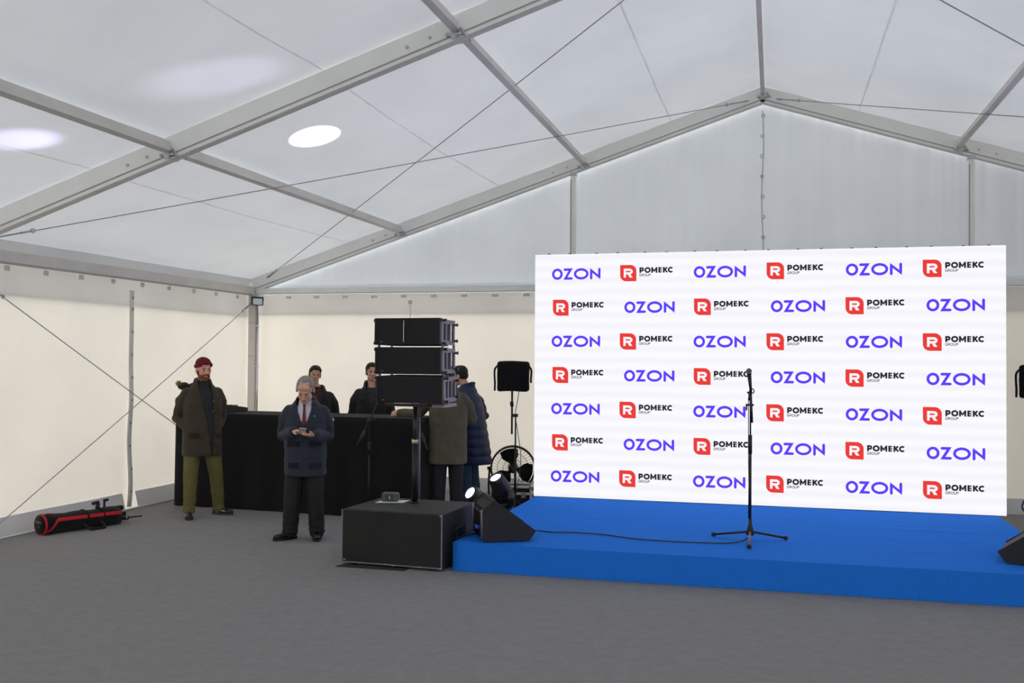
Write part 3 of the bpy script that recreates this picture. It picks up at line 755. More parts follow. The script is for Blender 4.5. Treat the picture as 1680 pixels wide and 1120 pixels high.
t = thing('mixing_console', 'black mixing console on the left end of the draped table', 'console', (-6.79, -2.12, TH+.006), math.radians(-4))
bm = B(); prism(bm, [(-.2, 0), (.3, 0), (.3, .05), (-.12, .1), (-.2, .1)], 'x', -.30, .30); obj('body', bm, BLACK, t)
bm = B(); box(bm, (.09, -.203, .07), (.07, .005, .014)); obj('badge', bm, GREYP, t)
for k in range(8):
    bm = B(); box(bm, (-.25+.07*k, .12, .08), (.03, .05, .02)); obj('fader', bm, RIG, t)

# ------------------------------------------------------------------ tripod bag by the left wall
bag = thing('tripod_bag', 'long black tripod bag with red stripes lying by the left wall', 'bag', (-7.08, -4.17, 0), 0)
A_, B_ = Vector((-.17, -.50, .105)), Vector((.10, .38, .085))
dv = (B_-A_); dn = dv.normalized(); sd = Vector((dn.y, -dn.x, 0)); 
bm = B(); tube(bm, [A_+dv*k/10 for k in range(11)], [(.105+.006*math.sin(k*1.7), .102+.004*math.sin(k*2.3)) for k in range(11)], 22, ref=(0,0,1)); obj('body', bm, CLOTHB, bag)
bm = B(); torus(bm, A_, .1, .012, Matrix((sd, Vector((0,0,1)), dn)).transposed(), 28, 8); obj('end_piping', bm, REDC, bag)
bm = B(); lathe(bm, [(.098, 0), (.098, .006), (0, .012)], 26, Matrix.Translation(A_-dn*.006) @ Matrix((sd, Vector((0,0,1)), -dn)).transposed().to_4x4()); obj('end_cap', bm, CLOTHB, bag)
def onbag(k, ang, r=.108): return A_+dv*k+(sd*math.cos(ang)+Vector((0,0,1))*math.sin(ang))*r
for lo, hi in ((.16, .52), (.55, .74), (.76, .98)):
    bm = B(); n = 12
    pts = [(k, .50) for k in [lo+(hi-lo)*i/n for i in range(n+1)]]
    grid(bm, lambda u, v, lo=lo, hi=hi: onbag(lo+(hi-lo)*u, .30+.36*v, .1125), 12, 3); obj('red_stripe', bm, REDC, bag)
bm = B(); grid(bm, lambda u, v: onbag(.0+.165*u, -.85+1.15*smoothstep(0, 1, u)+.36*v, .1130), 10, 3); obj('red_stripe', bm, REDC, bag)
bm = B(); grid(bm, lambda u, v: onbag(.0+.12*u, 1.75-.55*u+.36*v, .1130), 10, 3); obj('red_stripe', bm, REDC, bag)
bm = B(); tube(bm, spline([onbag(.46, -.2, .115), onbag(.48, -.35, .2), onbag(.6, -.42, .215), onbag(.68, -.35, .2), onbag(.70, -.2, .115)]), [(.02, .006)]*25, 6, ref=tuple(dn)); obj('carry_handle', bm, CLOTHB, bag)
for k in (.53, .75):
    bm = B(); torus(bm, A_+dv*k, .11, .008, Matrix((sd, Vector((0,0,1)), dn)).transposed(), 26, 6); obj('strap', bm, CLOTHB, bag)
# stencilled marks on the end cap
c0 = A_-dn*.0195; up = Vector((0,0,1))
for k, (x, z, w_, h_) in enumerate(((-.052, .03, .018, .022), (-.028, .028, .016, .024), (-.004, .028, .014, .024), (.02, .024, .03, .012), (-.006, -.02, .010, .028))):
    bm = B(); p = c0+sd*x+up*z
    vs = [bm.verts.new(p+sd*a*w_/2+up*b*h_/2) for a, b in ((-1,-1),(1,-1),(1,1),(-1,1))]; bm.faces.new(vs); obj('stencil_mark', bm, GREYP, bag)
# head of the tripod sticking out
t = thing('tripod', 'black tripod with knobs sticking out of the red striped bag', 'tripod', (-7.08, -4.17, 0), 0)
bm = B()
for k in range(3):
    a = k*2.1+.6; off = sd*.035*math.cos(a)+up*.035*math.sin(a); tube(bm, [A_+dv*.9+off, B_+dn*(.08+.03*k)+off], .024, 10)
obj('leg_bundle', bm, BLACK, t)
bm = B(); tube(bm, [A_+dv*.72+up*.11, A_+dv*.74+up*.16], .022, 10); tube(bm, [A_+dv*.66+up*.165, A_+dv*.74+up*.175], .020, 10); tube(bm, [A_+dv*.82+up*.1, A_+dv*.82+up*.175], .013, 8); box(bm, A_+dv*.84+up*.19, (.03, .07, .03), bev=.008); obj('head', bm, mat('dark_blue_plastic', (28, 28, 50), .5), t)
bm = B(); tube(bm, [A_+dv*.8+up*.085, B_+dn*.06+up*.085], .030, 12); obj('centre_column', bm, BLACK, t)
bm = B(); tube(bm, [B_+dn*.05-up*.03+sd*.02, B_+dn*.30-up*.03+sd*.04], .009, 8); obj('pan_bar', bm, BLACK, t)
bm = B(); tube(bm, [B_+dn*.10-up*.03+sd*.024, B_+dn*.115-up*.03+sd*.026], .012, 8); obj('bar_ring', bm, CHROME, t)

# ------------------------------------------------------------------ moving head spotlights
LENS = emit('lit_lens', (250, 250, 255), 7.0)
MHB = mat('black_fixture_plastic', (26, 25, 30), .38, 0, 14, .1)
def moving_head(label, lens, target, base_z, power, ang, col=(1, 1, 1), blend=.12, size=1.0):
    lens, target = Vector(lens), Vector(target); d = (target-lens).normalized()
    piv = lens-d*.20*size
    t = thing('moving_head_light', label, 'spotlight', (piv.x, piv.y, base_z), 0, 'moving head lights')
    P = piv-Vector(t.location); yaw = math.atan2(d.y, d.x)
    R = Matrix.Rotation(yaw-PI/2, 4, 'Z'); z0 = P.z
    bm = B(); box(bm, (0, 0, .055), (.30*size, .26*size, .10), R, .015); bmesh.ops.transform(bm, matrix=Matrix.Translation((0, 0, 0)), verts=bm.verts[:]); obj('base', bm, MHB, t)
    bm = B(); lathe(bm, [(0, .10), (.09*size, .10), (.085*size, .135), (0, .135)], 20); obj('pan_ring', bm, BLACK, t)
    ax = R.to_3x3() @ Vector((1, 0, 0))
    bm = B()
    hw = .135*size
    for s in (-1, 1): tube(bm, [ax*s*hw+Vector((0,0,.16)), ax*s*hw+Vector((0, 0, max(.2, z0)))], [(.028*size, .06*size), (.025*size, .045*size)], 12, ref=tuple(ax))
    tube(bm, [-ax*hw+Vector((0,0,.155)), ax*hw+Vector((0,0,.155))], [(.05*size, .03)]*2, 12); yk = obj('yoke', bm, MHB, t)
    q = d.to_track_quat('Z', 'Y').to_matrix().to_4x4(); T = Matrix.Translation(P) @ q
    bm = B(); s = size
    lathe(bm, [(0, -.20*s), (.07*s, -.195*s), (.10*s, -.15*s), (.112*s, -.05*s), (.108*s, .08*s), (.095*s, .16*s), (.092*s, .205*s), (.078*s, .208*s), (.075*s, .195*s), (0, .193*s)], 28, T); h = obj('head', bm, MHB, t)
    bm = B(); lathe(bm, [(0, .197*s), (.062*s, .197*s), (.066*s, .1955*s)], 28, T); obj('lens', bm, LENS, h)
    bm = B(); lathe(bm, [(.066*s, .197*s), (.076*s, .2*s), (.076*s, .206*s), (.066*s, .203*s)], 28, T); obj('lens_ring', bm, mat('blue_rim', (60, 60, 130), .3) if 'blue_rim' not in bpy.data.materials else bpy.data.materials['blue_rim'], h)
    for k in range(5):
        bm = B(); torus(bm, (0,0,0), .112*s, .004, None, 28, 6); bmesh.ops.transform(bm, matrix=T @ Matrix.Translation((0, 0, (-.13+.025*k)*s)), verts=bm.verts[:]); obj('cooling_rib', bm, BLACK, h)
    bm = B(); box(bm, ax*(hw+.03*size)+Vector((0, 0, max(.2, z0)-.04)), (.008, .03, .05), R); obj('display_print', bm, GREYP, yk)
    ld = bpy.data.lights.new('beam', 'SPOT'); ld.energy = power; ld.spot_size = math.radians(ang); ld.spot_blend = blend; ld.shadow_soft_size = .03; ld.color = col
    lo = bpy.data.objects.new('beam', ld); COL.objects.link(lo); lo.parent = t; lo.matrix_local = Matrix.Translation(P+d*.215*s) @ (-d).to_track_quat('Z', 'Y').to_matrix().to_4x4()
    return t
moving_head('tall moving head spotlight pointing up, between wedge monitor and flight case', (-3.014, -2.2, .483), (-4.29, -4.44, 4.09), 0, 6500, 6.2)
moving_head('low moving head spotlight with round lit lens, behind the subwoofer', (-3.112, -2.9, .388), (-5.75, -6.75, 3.62), 0, 2200, 5.5, (.62, .58, 1), .9)
moving_head('moving head spotlight cut off by the right photo edge behind the stage', (2.72, -2.10, .40), (-4.2, -6.4, 4.12), 0, 1500, 6, (.72, .69, 1), .9)

# ------------------------------------------------------------------ covered monitors on stands
def covered(label, loc, rz):
    t = thing('covered_monitor_stand', label, 'stand', loc, rz, 'covered monitors on stands')
    for k in range(3):
        a = k*2*PI/3-PI/2; bm = B(); tube(bm, [(0, 0, .16), (.2*math.cos(a), .2*math.sin(a), .012)], .011, 8); obj('leg', bm, BLACK, t)
    bm = B(); tube(bm, [(0, 0, .02), (0, 0, .8)], .016, 10); obj('lower_tube', bm, BLACK, t)
    bm = B(); tube(bm, [(0, 0, .7), (0, 0, 1.19)], .010, 10); obj('upper_tube', bm, BLACK, t)
    bm = B(); box(bm, (-.01, 0, 1.19), (.08, .05, .04), bev=.01); obj('clamp', bm, BLACK, t)
    bm = B(); tube(bm, [(-.045, 0, .96), (-.045, 0, 1.5)], .012, 10); tube(bm, [(-.045, 0, 1.3), (-.05, 0, 1.36)], .022, 8); obj('offset_tube', bm, BLACK, t)
    bm = B(); box(bm, (-.03, 0, 1.67), (.385, .16, .37), Euler((0, 0, 0)), .03)
    bmesh.ops.subdivide_edges(bm, edges=bm.edges[:], cuts=3, use_grid_fill=True)
    for v in bm.verts:
        v.co += Vector((1, 0, 0))*wr(v.co, 6, .012)+Vector((0, 0, 1))*wr(v.co+Vector((3, 1, 0)), 5, .012)+Vector((0, 1, 0))*wr(v.co+Vector((1, 5, 0)), 7, .012)
    cv = obj('fabric_cover', bm, CLOTHB, t, True)
    for s, l in ((-1, .27), (1, .17)):
        x = -.03+s*.2
        bm = B(); tube(bm, spline([(x-s*.01, -.04, 1.80), (x+s*.025, -.06, 1.74), (x+s*.02, -.06, 1.72-l*.5), (x+s*.022, -.06, 1.76-l)], 4), [(.012, .005)]*13, 6, ref=(1,0,0)); obj('strap', bm, CLOTHB, cv)
    bm = B(); tube(bm, spline([(.04, 0, 1.49), (.02, -.01, 1.35), (.0, -.02, 1.2), (.035, -.02, .95), (.07, -.02, .7), (.05, -.02, .45), (.01, -.02, .2)], 5), .005, 6); obj('power_cord', bm, mat('blue_grey_cord', (70, 85, 110), .6) if 'blue_grey_cord' not in bpy.data.materials else bpy.data.materials['blue_grey_cord'], t)
    return t
covered('monitor in a black fabric cover on a slim stand left of the video wall', (-2.90, -1.72, 0), math.radians(8))
covered('monitor in a black fabric cover at the right photo edge', (3.02, -1.35, 0), math.radians(-12))

# floor fan
fan = thing('floor_fan', 'large black caged floor fan behind the flight case', 'fan', (-3.13, -.95, 0), math.radians(14))
FC = Vector((0, 0, .46)); FR = .285; RX = Matrix.Rotation(PI/2, 3, 'X')
bm = B(); torus(bm, FC+Vector((0, -.05, 0)), FR, .012, RX, 48, 8); obj('front_rim', bm, BLACK, fan)
bm = B(); torus(bm, FC+Vector((0, .05, 0)), FR, .012, RX, 48, 8); obj('rear_rim', bm, BLACK, fan)
bm = B(); prism(bm, [(0, 0), (1, 0), (1, 1)], 'z', 0, 1); bm.free()
bm = B(); lathe(bm, [(FR+.004, -.05), (FR+.004, .05), (FR-.004, .05), (FR-.004, -.05), (FR+.004, -.05)], 48, Matrix.Translation(FC) @ RX.to_4x4()); obj('drum', bm, BLACK, fan)
for k in range(40):
    a = 2*PI*k/40; bm = B()
    p = [FC+Vector((math.cos(a+.25*(1-q))*FR*q, -.05-.045*(1-q*q), math.sin(a+.25*(1-q))*FR*q)) for q in (.22, .45, .7, .9, 1)]
    tube(bm, p, .0022, 4); obj('guard_wire', bm, BLACK, fan)
for q in (.45, .72):
    bm = B(); torus(bm, FC+Vector((0, -.05-.045*(1-q*q), 0)), FR*q, .003, RX, 40, 5); obj('guard_ring', bm, BLACK, fan)
bm = B(); lathe(bm, [(0, .09), (.05, .09), (.06, .07), (.06, .05), (0, .05)], 20, Matrix.Translation(FC) @ RX.to_4x4()); obj('guard_badge', bm, BLACK, fan)
bm = B(); lathe(bm, [(0, .05), (.05, .05), (.06, 0), (.07, -.12), (.04, -.17), (0, -.17)], 20, Matrix.Translation(FC) @ RX.to_4x4()); obj('motor', bm, BLACK, fan)
for k in range(3):
    a0 = PI/2+.25+k*2*PI/3; bm = B()
    def bl(u, v, a0=a0):
        r = .05+u*(FR-.075); w = .5+.28*math.sin(PI*min(1, u*1.1)); a = a0+(v-.5)*2*w*(.6+.4*u)
        return FC+Vector((math.cos(a)*r, -.01+(v-.5)*.07, math.sin(a)*r))
    grid(bm, bl, 8, 8); bmesh.ops.solidify(bm, geom=bm.faces[:], thickness=.004); obj('blade', bm, BLACKP, fan)
for s in (-1, 1):
    bm = B(); tube(bm, spline([(s*(FR+.02), 0, .46), (s*(FR+.03), 0, .25), (s*(FR+.01), -.02, .03), (s*.2, -.16, .015)], 5), .013, 8); obj('stand_tube', bm, BLACK, fan)
    bm = B(); tube(bm, [(s*(FR-.005), 0, .46), (s*(FR+.05), 0, .46)], .022, 10); obj('tilt_knob', bm, BLACK, fan)
bm = B(); tube(bm, [(-.2, -.16, .015), (.2, -.16, .015)], .013, 8); tube(bm, [(-FR, .0, .02), (-.2, .18, .015), (.2, .18, .015), (FR, .0, .02)], .013, 8); obj('stand_foot', bm, BLACK, fan)
# flight case
fc = thing('flight_case', 'black flight case with aluminium edges beside the video wall', 'case', (-2.96, -1.33, 0), math.radians(6))
fw, fd, fh = .36, .30, .26
bm = B(); box(bm, (0, 0, fh/2+.03), (fw, fd, fh)); obj('body', bm, BLACKP, fc)
for sx in (-1, 1):
    for sy in (-1, 1):
        bm = B(); box(bm, (sx*fw/2, sy*fd/2, fh/2+.03), (.028, .028, fh), bev=.003); obj('edge_profile', bm, ALU, fc)
for z in (.03, fh+.03, .03+fh*.68):
    for sy in (-1, 1):
        bm = B(); box(bm, (0, sy*fd/2, z), (fw, .026, .03 if z > .03 else .022), bev=.003); obj('edge_profile', bm, ALU, fc)
    for sx in (-1, 1):
        bm = B(); box(bm, (sx*fw/2, 0, z), (.026, fd, .024), bev=.003); obj('edge_profile', bm, ALU, fc)
for sx in (-1, 1):
    for sy in (-1, 1):
        for z in (.035, fh+.027):
            bm = B(); ell(bm, (sx*fw/2, sy*fd/2, z), .028); obj('ball_corner', bm, STEEL, fc)
for x in (-.09, .09):
    bm = B(); box(bm, (x, -fd/2-.012, .03+fh*.62), (.06, .012, .075), bev=.004); obj('butterfly_latch', bm, STEEL, fc)
for x in (-.13, .13):
    for y in (-.1, .1):
        bm = B(); tube(bm, [(x, y, 0), (x, y, .03)], .02, 8); obj('rubber_foot', bm, RUBBER, fc)

# ------------------------------------------------------------------ people
SKIN = mat('skin', (214, 164, 140), .55, 0, 14, .06)
SKIN2 = mat('rosy_skin', (222, 168, 146), .55, 0, 14, .07)
EYEW = mat('eye_white', (190, 178, 170), .4); IRIS = mat('dark_iris', (45, 38, 34), .3)
LIP = mat('lips', (176, 112, 100), .6)
HAIRD = mat('dark_brown_hair', (34, 26, 22), .6, 0, 60, .3, .7, 250, (1, 1, .3)); HAIRG = mat('grey_hair', (150, 148, 142), .6, 0, 60, .2, .7, 250, (1, 1, .3)); BEARD = mat('ginger_beard', (138, 78, 46), .8, 0, 80, .25, .8, 400)
def hand(bm, w, d, n, side, curl=(.5, .6, .4), sp=1.0, k=1.0):
    """palm, four fingers of unequal length and a thumb; d to the fingertips, n out of the palm, side towards the thumb"""
    w, d, n, side = Vector(w), Vector(d).normalized(), Vector(n), Vector(side)
    n = (n-d*n.dot(d)).normalized(); side = (side-d*side.dot(d)-n*side.dot(n)).normalized()
    tube(bm, [w-d*.02, w+d*.02*k, w+d*.06*k, w+d*.092*k], [(.027*k, .022*k), (.034*k, .020*k), (.041*k, .018*k), (.040*k, .014*k)], 14, ref=tuple(side))
    ell(bm, w+d*.04*k+side*.022*k+n*.008, (.02*k,)*3)
    for off, L in ((.030, .070), (.010, .080), (-.010, .075), (-.029, .058)):
        p = w+d*.088*k+side*off*k; a = 0; pts = [p-d*.01]; dd = d
        for seg, c in zip((.46, .31, .23), curl):
            a += c; dd = d*math.cos(a)+n*math.sin(a); p = p+dd*L*seg*k; pts.append(p)
        tube(bm, pts, [.0095*k, .009*k, .0085*k, .0075*k], 10)
        for q in pts[1:]: ell(bm, q, .0086*k, seg=10)
    p = w+d*.025*k+side*.030*k; t1 = (d*.65+side*.6+n*.45).normalized(); t2 = (d*.85+side*.05+n*.55).normalized()
    q1 = p+t1*.036*k; q2 = q1+t2*.030*k
    limb(bm, [p, q1, q2], [.0135*k, .0110*k, .0095*k], 10)
def headmat(c, yaw=0, pitch=0, roll=0):
    return Matrix.Translation(Vector(c)) @ Matrix.Rotation(yaw, 4, 'Z') @ Matrix.Rotation(pitch, 4, 'X') @ Matrix.Rotation(roll, 4, 'Y')
def head_volumes(bm, T):
    R3 = T.to_3x3().to_4x4()
    def e(c, r): ell(bm, T @ Vector(c), r, R3)
    e((0, .012, .032), (.074, .094, .088)); e((0, -.026, -.040), (.058, .062, .074)); e((0, -.056, -.088), (.034, .034, .028))
    for s in (-1, 1):
        e((s*.040, -.012, -.068), (.022, .042, .030)); e((s*.037, -.062, -.024), (.021, .020, .020)); e((s*.078, .010, -.010), (.010, .021, .031)); e((s*.011, -.102, -.034), (.009, .011, .008))
    tube(bm, [T @ Vector(p) for p in ((0, -.086, .018), (0, -.102, -.008), (0, -.112, -.031))], [.009, .011, .013], 10)
    e((0, -.111, -.031), (.012, .012, .010))
    tube(bm, [T @ Vector(p) for p in ((-.043, -.070, .020), (-.018, -.084, .021), (.018, -.084, .021), (.043, -.070, .020))], [.009, .011, .011, .009], 10)
    e((0, -.080, -.066), (.024, .014, .011)); e((0, -.070, .055), (.05, .02, .03))
def face_parts(root, T, brow, lip=True, beard=False):
    R3 = T.to_3x3().to_4x4()
    for s in (-1, 1):
        bm = B(); ell(bm, T @ Vector((s*.031, -.0805, .000)), (.0115, .0065, .0046), R3); e = obj('eye', bm, EYEW, root, True)
        bm = B(); ell(bm, T @ Vector((s*.031, -.0858, .000)), (.0052, .003, .0046), R3); obj('iris', bm, IRIS, e, True)
        bm = B(); tube(bm, [T @ Vector(p) for p in ((s*.014, -.094, .018), (s*.030, -.089, .024), (s*.047, -.075, .020))], [.0042, .0048, .003], 8); obj('eyebrow', bm, brow, root, True)
    if lip:
        bm = B(); ell(bm, T @ Vector((0, -.089, -.062)), (.022, .0085, .0048), R3); ell(bm, T @ Vector((0, -.088, -.070)), (.018, .0085, .0055), R3); obj('lips', bm, LIP, root, True)
    if beard:
        bm = B()
        def e(c, r): ell(bm, T @ Vector(c), r, R3)
        e((0, -.056, -.092), (.042, .042, .036))
        for s in (-1, 1): e((s*.040, -.018, -.072), (.026, .046, .036)); e((s*.032, -.050, -.072), (.026, .032, .026)); e((s*.016, -.090, -.051), (.017, .011, .007)); e((s*.066, -.002, -.036), (.010, .016, .026)); e((s*.030, -.078, -.062), (.009, .012, .016))
        fuse('beard', bm, .005, 2, BEARD, root)
def hair_short(root, T, m, fringe=.0, thin=False):
    R3 = T.to_3x3().to_4x4(); bm = B()
    def e(c, r): ell(bm, T @ Vector(c), r, R3)
    if thin:   # receding: high forehead, hair on the sides and back
        e((0, .036, .036), (.0815, .080, .080)); e((0, .020, .062), (.066, .076, .066)); e((-.0, .012, .086), (.042, .062, .040))
        for s in (-1, 1): e((s*.062, .012, .020), (.020, .034, .042)); e((s*.054, -.012, .066), (.020, .030, .030))
    else:
        e((0, .024, .048), (.083, .094, .084)); e((0, -.010, .092), (.070, .088, .044)); e((0, .045, -.006), (.070, .066, .060)); e((0, -.055, .094), (.056, .034, .026+fringe))
        for s in (-1, 1): e((s*.066, .014, .016), (.017, .028, .048)); e((s*.060, -.040, .070), (.018, .022, .028))
    return fuse('hair', bm, .006, 2, m, root, fn=lambda v, n: v+n*.003*noise.noise(v*90))
def shoe(root, an, yaw, m, sole, accents=None, L=.29):
    T = Matrix.Translation((an[0], an[1], 0)) @ Matrix.Rotation(yaw, 4, 'Z'); R3 = T.to_3x3().to_4x4(); bm = B()
    def e(c, r): ell(bm, T @ Vector(c), r, R3)
    e((0, .035, .055), (.038, .052, .045)); e((0, -.06, .048), (.040, .075, .034)); e((0, -.135, .040), (.043, .065, .030)); e((0, -.02, .075), (.036, .055, .040)); e((0, .01, .095), (.040, .048, .030))
    sh = fuse('shoe', bm, .007, 3, m, root)
    bm = B(); pts = []
    for k in range(24):
        t = 2*PI*k/24; x = .046*math.cos(t)*(1.05 if math.sin(t) < 0 else .86); y_ = -.055+.145*math.sin(t); pts.append(T @ Vector((x, y_, 0)))
    prism(bm, [(p.x, p.y) for p in pts], 'z', .0, .026); obj('sole', bm, sole, sh)
    bm = B()
    for k in range(4): tube(bm, [T @ Vector((-.022, -.045-.022*k, .083-.008*k)), T @ Vector((.022, -.052-.022*k, .083-.008*k))], .0035, 6)
    obj('laces', bm, accents or BLACK, sh)
    if accents:
        bm = B(); tube(bm, [T @ Vector(p) for p in ((.040, -.12, .042), (.043, -.06, .052), (.040, .0, .075), (.030, .045, .09))], [.005, .009, .007, .004], 8); tube(bm, [T @ Vector(p) for p in ((-.040, -.12, .042), (-.043, -.06, .052), (-.040, .0, .075))], [.005, .008, .005], 8); obj('side_stripe', bm, accents, sh)
    return sh
def person(label, loc, rz, J, coat, coatm, legm, skin, hairfn, browm, trous=(.095, .075, .066), shoes=None, inner=None, collar=None, sleeves=(.078, .070, .056), hands=None,
           fold=.006, quilt=0, cut=None, beard=False, hs=1.0, group='people in the tent', voxel=.0095, hoodfn=None):
    t = thing('person', label, 'person', loc, rz, group)
    H = headmat(*J['head']) @ Matrix.Scale(hs, 4); hc = Vector(J['head'][0])
    # the body: one continuous skin from head to feet
    bm = B(); head_volumes(bm, H)
    nb = Vector(J['neck']); tube(bm, [H @ Vector((0, .022, -.045)), H @ Vector((0, .026, -.095)), nb, nb-Vector((0, 0, .06))], [.052, .054, .060, .075], 14)
    pel = Vector(J['pelvis']); ch = nb.lerp(pel, .38)
    tube(bm, [nb-Vector((0, 0, .03)), nb-Vector((0, 0, .10)), ch, nb.lerp(pel, .72), pel, pel-Vector((0, 0, .08))], [(.09, .06), (.145, .08), (.15, .10), (.125, .09), (.14, .095), (.11, .08)], 18, ref=(1,0,0))
    for s in 'AB':
        sh, el, wrs = (Vector(J[k+s]) for k in ('sh', 'el', 'wr'))
        sg = -1 if s == 'A' else 1
        limb(bm, [sh+Vector((-sg*.05, 0, -.05)), sh.lerp(el, .5), el, el.lerp(wrs, .35), wrs], [.045, .042, .036, .036, .026])
        hp, kn, an = (Vector(J[k+s]) for k in ('hip', 'kn', 'an'))
        limb(bm, [hp, hp.lerp(kn, .4), kn, kn.lerp(an, .35), an], [.078, .070, .050, .050, .034]); ell(bm, an+Vector((0, -.01, -.045)), (.028, .036, .028))
        hd = (hands or {}).get(s)
        if hd: hand(bm, wrs, *hd)
        else: hand(bm, wrs, (wrs-el), (1 if s == 'A' else -1, 0, 0), (0, -1, 0), (.3, .4, .3))
    body = fuse('body', bm, .0062, 2, skin, t)
    face_parts(t, H, browm, not beard, beard)
    hairfn(t, H)
    # trousers
    bm = B()
    for s in 'AB':
        hp, kn, an = (Vector(J[k+s]) for k in ('hip', 'kn', 'an')); a2 = an+Vector((0, .005, -.028))
        limb(bm, [hp+Vector((0, 0, .04)), hp.lerp(kn, .45), kn, kn.lerp(a2, .5), a2], [trous[0]+.008, trous[0], trous[1], (trous[1]+trous[2])/2, trous[2]])
    tube(bm, [pel+Vector((0, 0, .12)), pel, pel-Vector((0, 0, .10))], [(.155, .115), (.165, .12), (.13, .10)], 18, ref=(1,0,0))
    def tf(v, n):
        low = smoothstep(.55, .1, v.z)
        return v+n*((.004+.006*low)*noise.noise(Vector((v.x*9, v.y*9, v.z*(16+14*low))))+.005*noise.noise(v*5))
    fuse('trousers', bm, .0095, 2, legm, t, tf)
    if shoes:
        for s, yw in zip('AB', shoes[0]): shoe(t, J['an'+s], yw, *shoes[1:])
    # coat with sleeves
    bm = B(); loft(bm, coat)
    for s in 'AB':
        sh, el, wrs = (Vector(J[k+s]) for k in ('sh', 'el', 'wr')); sg = -1 if s == 'A' else 1
        e2 = wrs+(el-wrs).normalized()*.015
        limb(bm, [sh+Vector((-sg*.034, 0, -.030)), sh.lerp(el, .40), el, el.lerp(wrs, .55), e2], [sleeves[0]*.98, sleeves[0], sleeves[1], (sleeves[1]+sleeves[2])/2, sleeves[2]])
    if collar:
        cz, cr, cm, ct = collar
        torus(bm, nb+Vector(cz), cr, cm, Matrix.Rotation(ct, 3, 'X'), 32, 10); torus(bm, nb+Vector(cz)+Vector((0, .01, .035)), cr*.95, cm*.8, Matrix.Rotation(ct, 3, 'X'), 32, 10)
    z0 = coat[0][2]
    def cf(v, n):
        d = fold*noise.noise(Vector((v.x*7, v.y*7, v.z*13)))+fold*.6*noise.noise(v*19)
        if quilt: d += .010*(abs(math.sin(v.z*PI/quilt))-.6)
        return v+n*d
    c = fuse('coat', bm, voxel, 2, coatm, t, cf, cut, .008 if cut else 0)
    if inner:
        for nm, rings, im in inner:
            bm = B(); loft(bm, rings); fuse(nm, bm, .01, 2, im, t, lambda v, n: v+n*.004*noise.noise(v*14))
    return t, c, H
def patch(parent, name, m, x0, x1, z0, z1, yf, th=.006):
    """flap lying on the front of a coat: yf(x) gives its depth"""
    bm = B(); grid(bm, lambda u, v: (x0+(x1-x0)*u, yf(x0+(x1-x0)*u)-th*math.sin(PI*min(1, .15+v)), z0+(z1-z0)*v), 6, 4); bmesh.ops.solidify(bm, geom=bm.faces[:], thickness=.006)
    return obj(name, bm, m, parent, True)

R = math.radians
# --- man in red beanie
OLV = mat('dark_olive_parka', (62, 54, 40), .85, 0, 6, .12, .4, 160, sheen=.05); KHK = mat('khaki_trousers', (104, 98, 52), .85, 0, 9, .12, .4, 200)
NVY0 = mat('black_blue_jacket', (26, 28, 34), .7, 0, 8, .12)
J1 = dict(head=((.0, -.045, 1.725), R(12), R(4), 0), neck=(0, .005, 1.545), pelvis=(0, 0, .97), shA=(-.20, .02, 1.475), elA=(-.265, .09, 1.16), wrA=(-.165, -.055, 1.02), shB=(.20, .02, 1.475), elB=(.225, .10, 1.15), wrB=(.15, -.055, 1.01),
          hipA=(-.095, 0, .93), knA=(-.135, -.06, .50), anA=(-.145, -.07, .10), hipB=(.10, 0, .93), knB=(.165, .02, .50), anB=(.215, .10, .10))
def beanie(t, H):
    bm = B(); R3 = H.to_3x3().to_4x4()
    ell(bm, H @ Vector((0, .018, .062)), (.086, .100, .080), R3, 24); ell(bm, H @ Vector((0, .03, .02)), (.083, .094, .05), R3, 24)
    fuse('beanie', bm, .006, 2, mat('dark_red_knit', (122, 16, 30), .95, 0, 50, .15, .8, 300, (1, 1, .15)), t, cut=lambda c: (H.inverted() @ c).z < .018+ .25*max(0, -(H.inverted() @ c).y)*1.1, thick=.004)
    bm = B(); torus(bm, (0, .014, .040), .086, .013, Matrix.Rotation(R(-12), 3, 'X'), 40, 10)
    for v in bm.verts: v.co.y = (v.co.y-.014)*1.12+.014; v.co.z = (v.co.z-.04)*1.5+.046
    bmesh.ops.transform(bm, matrix=H, verts=bm.verts[:]); obj('beanie_cuff', bm, bpy.data.materials['dark_red_knit'], t, True)
def cut1(c):
    if c.y > -.05 or c.z < .74: return False
    lo = interp([(.74, .085), (1.06, .045), (1.5, -.055), (1.62, -.06)], c.z); hi = interp([(.74, .10), (1.06, .12), (1.5, .085), (1.62, .07)], c.z)
    return lo < c.x < hi
t, c, H1 = person('man in dark red beanie and long olive parka, hands in pockets, left of the table', (-6.36, -3.08, 0), R(40), J1,
    [(0, .01, .72, .225, .175), (0, .01, .9, .225, .17), (0, .01, 1.1, .215, .16), (0, .01, 1.3, .22, .155), (0, .01, 1.40, .215, .142), (0, .012, 1.47, .185, .12), (0, .012, 1.53, .135, .10), (0, .015, 1.575, .10, .085)],
    OLV, KHK, SKIN2, beanie, BEARD, (.10, .082, .068), ((R(-8), R(48)), mat('grey_black_shoe', (44, 42, 42), .5, 0, 20, .2), mat('dark_grey_sole', (58, 58, 58), .8), mat('silver_accent', (190, 195, 200), .2, .8)),
    inner=[('inner_jacket', [(.03, 0, .78, .18, .145), (.02, 0, 1.1, .18, .142), (.0, .005, 1.3, .19, .138), (0, .01, 1.44, .17, .118), (0, .012, 1.53, .10, .088), (0, .012, 1.60, .080, .075)], NVY0)],
    collar=((0, .012, .02), .088, .026, R(10)), fold=.008, cut=cut1, beard=True, hands=dict(A=((.25, -.1, -1), (0, -1, 0), (1, 0, 0)), B=((-.2, -.1, -1), (0, -1, 0), (-1, 0, 0))), hs=1.06)
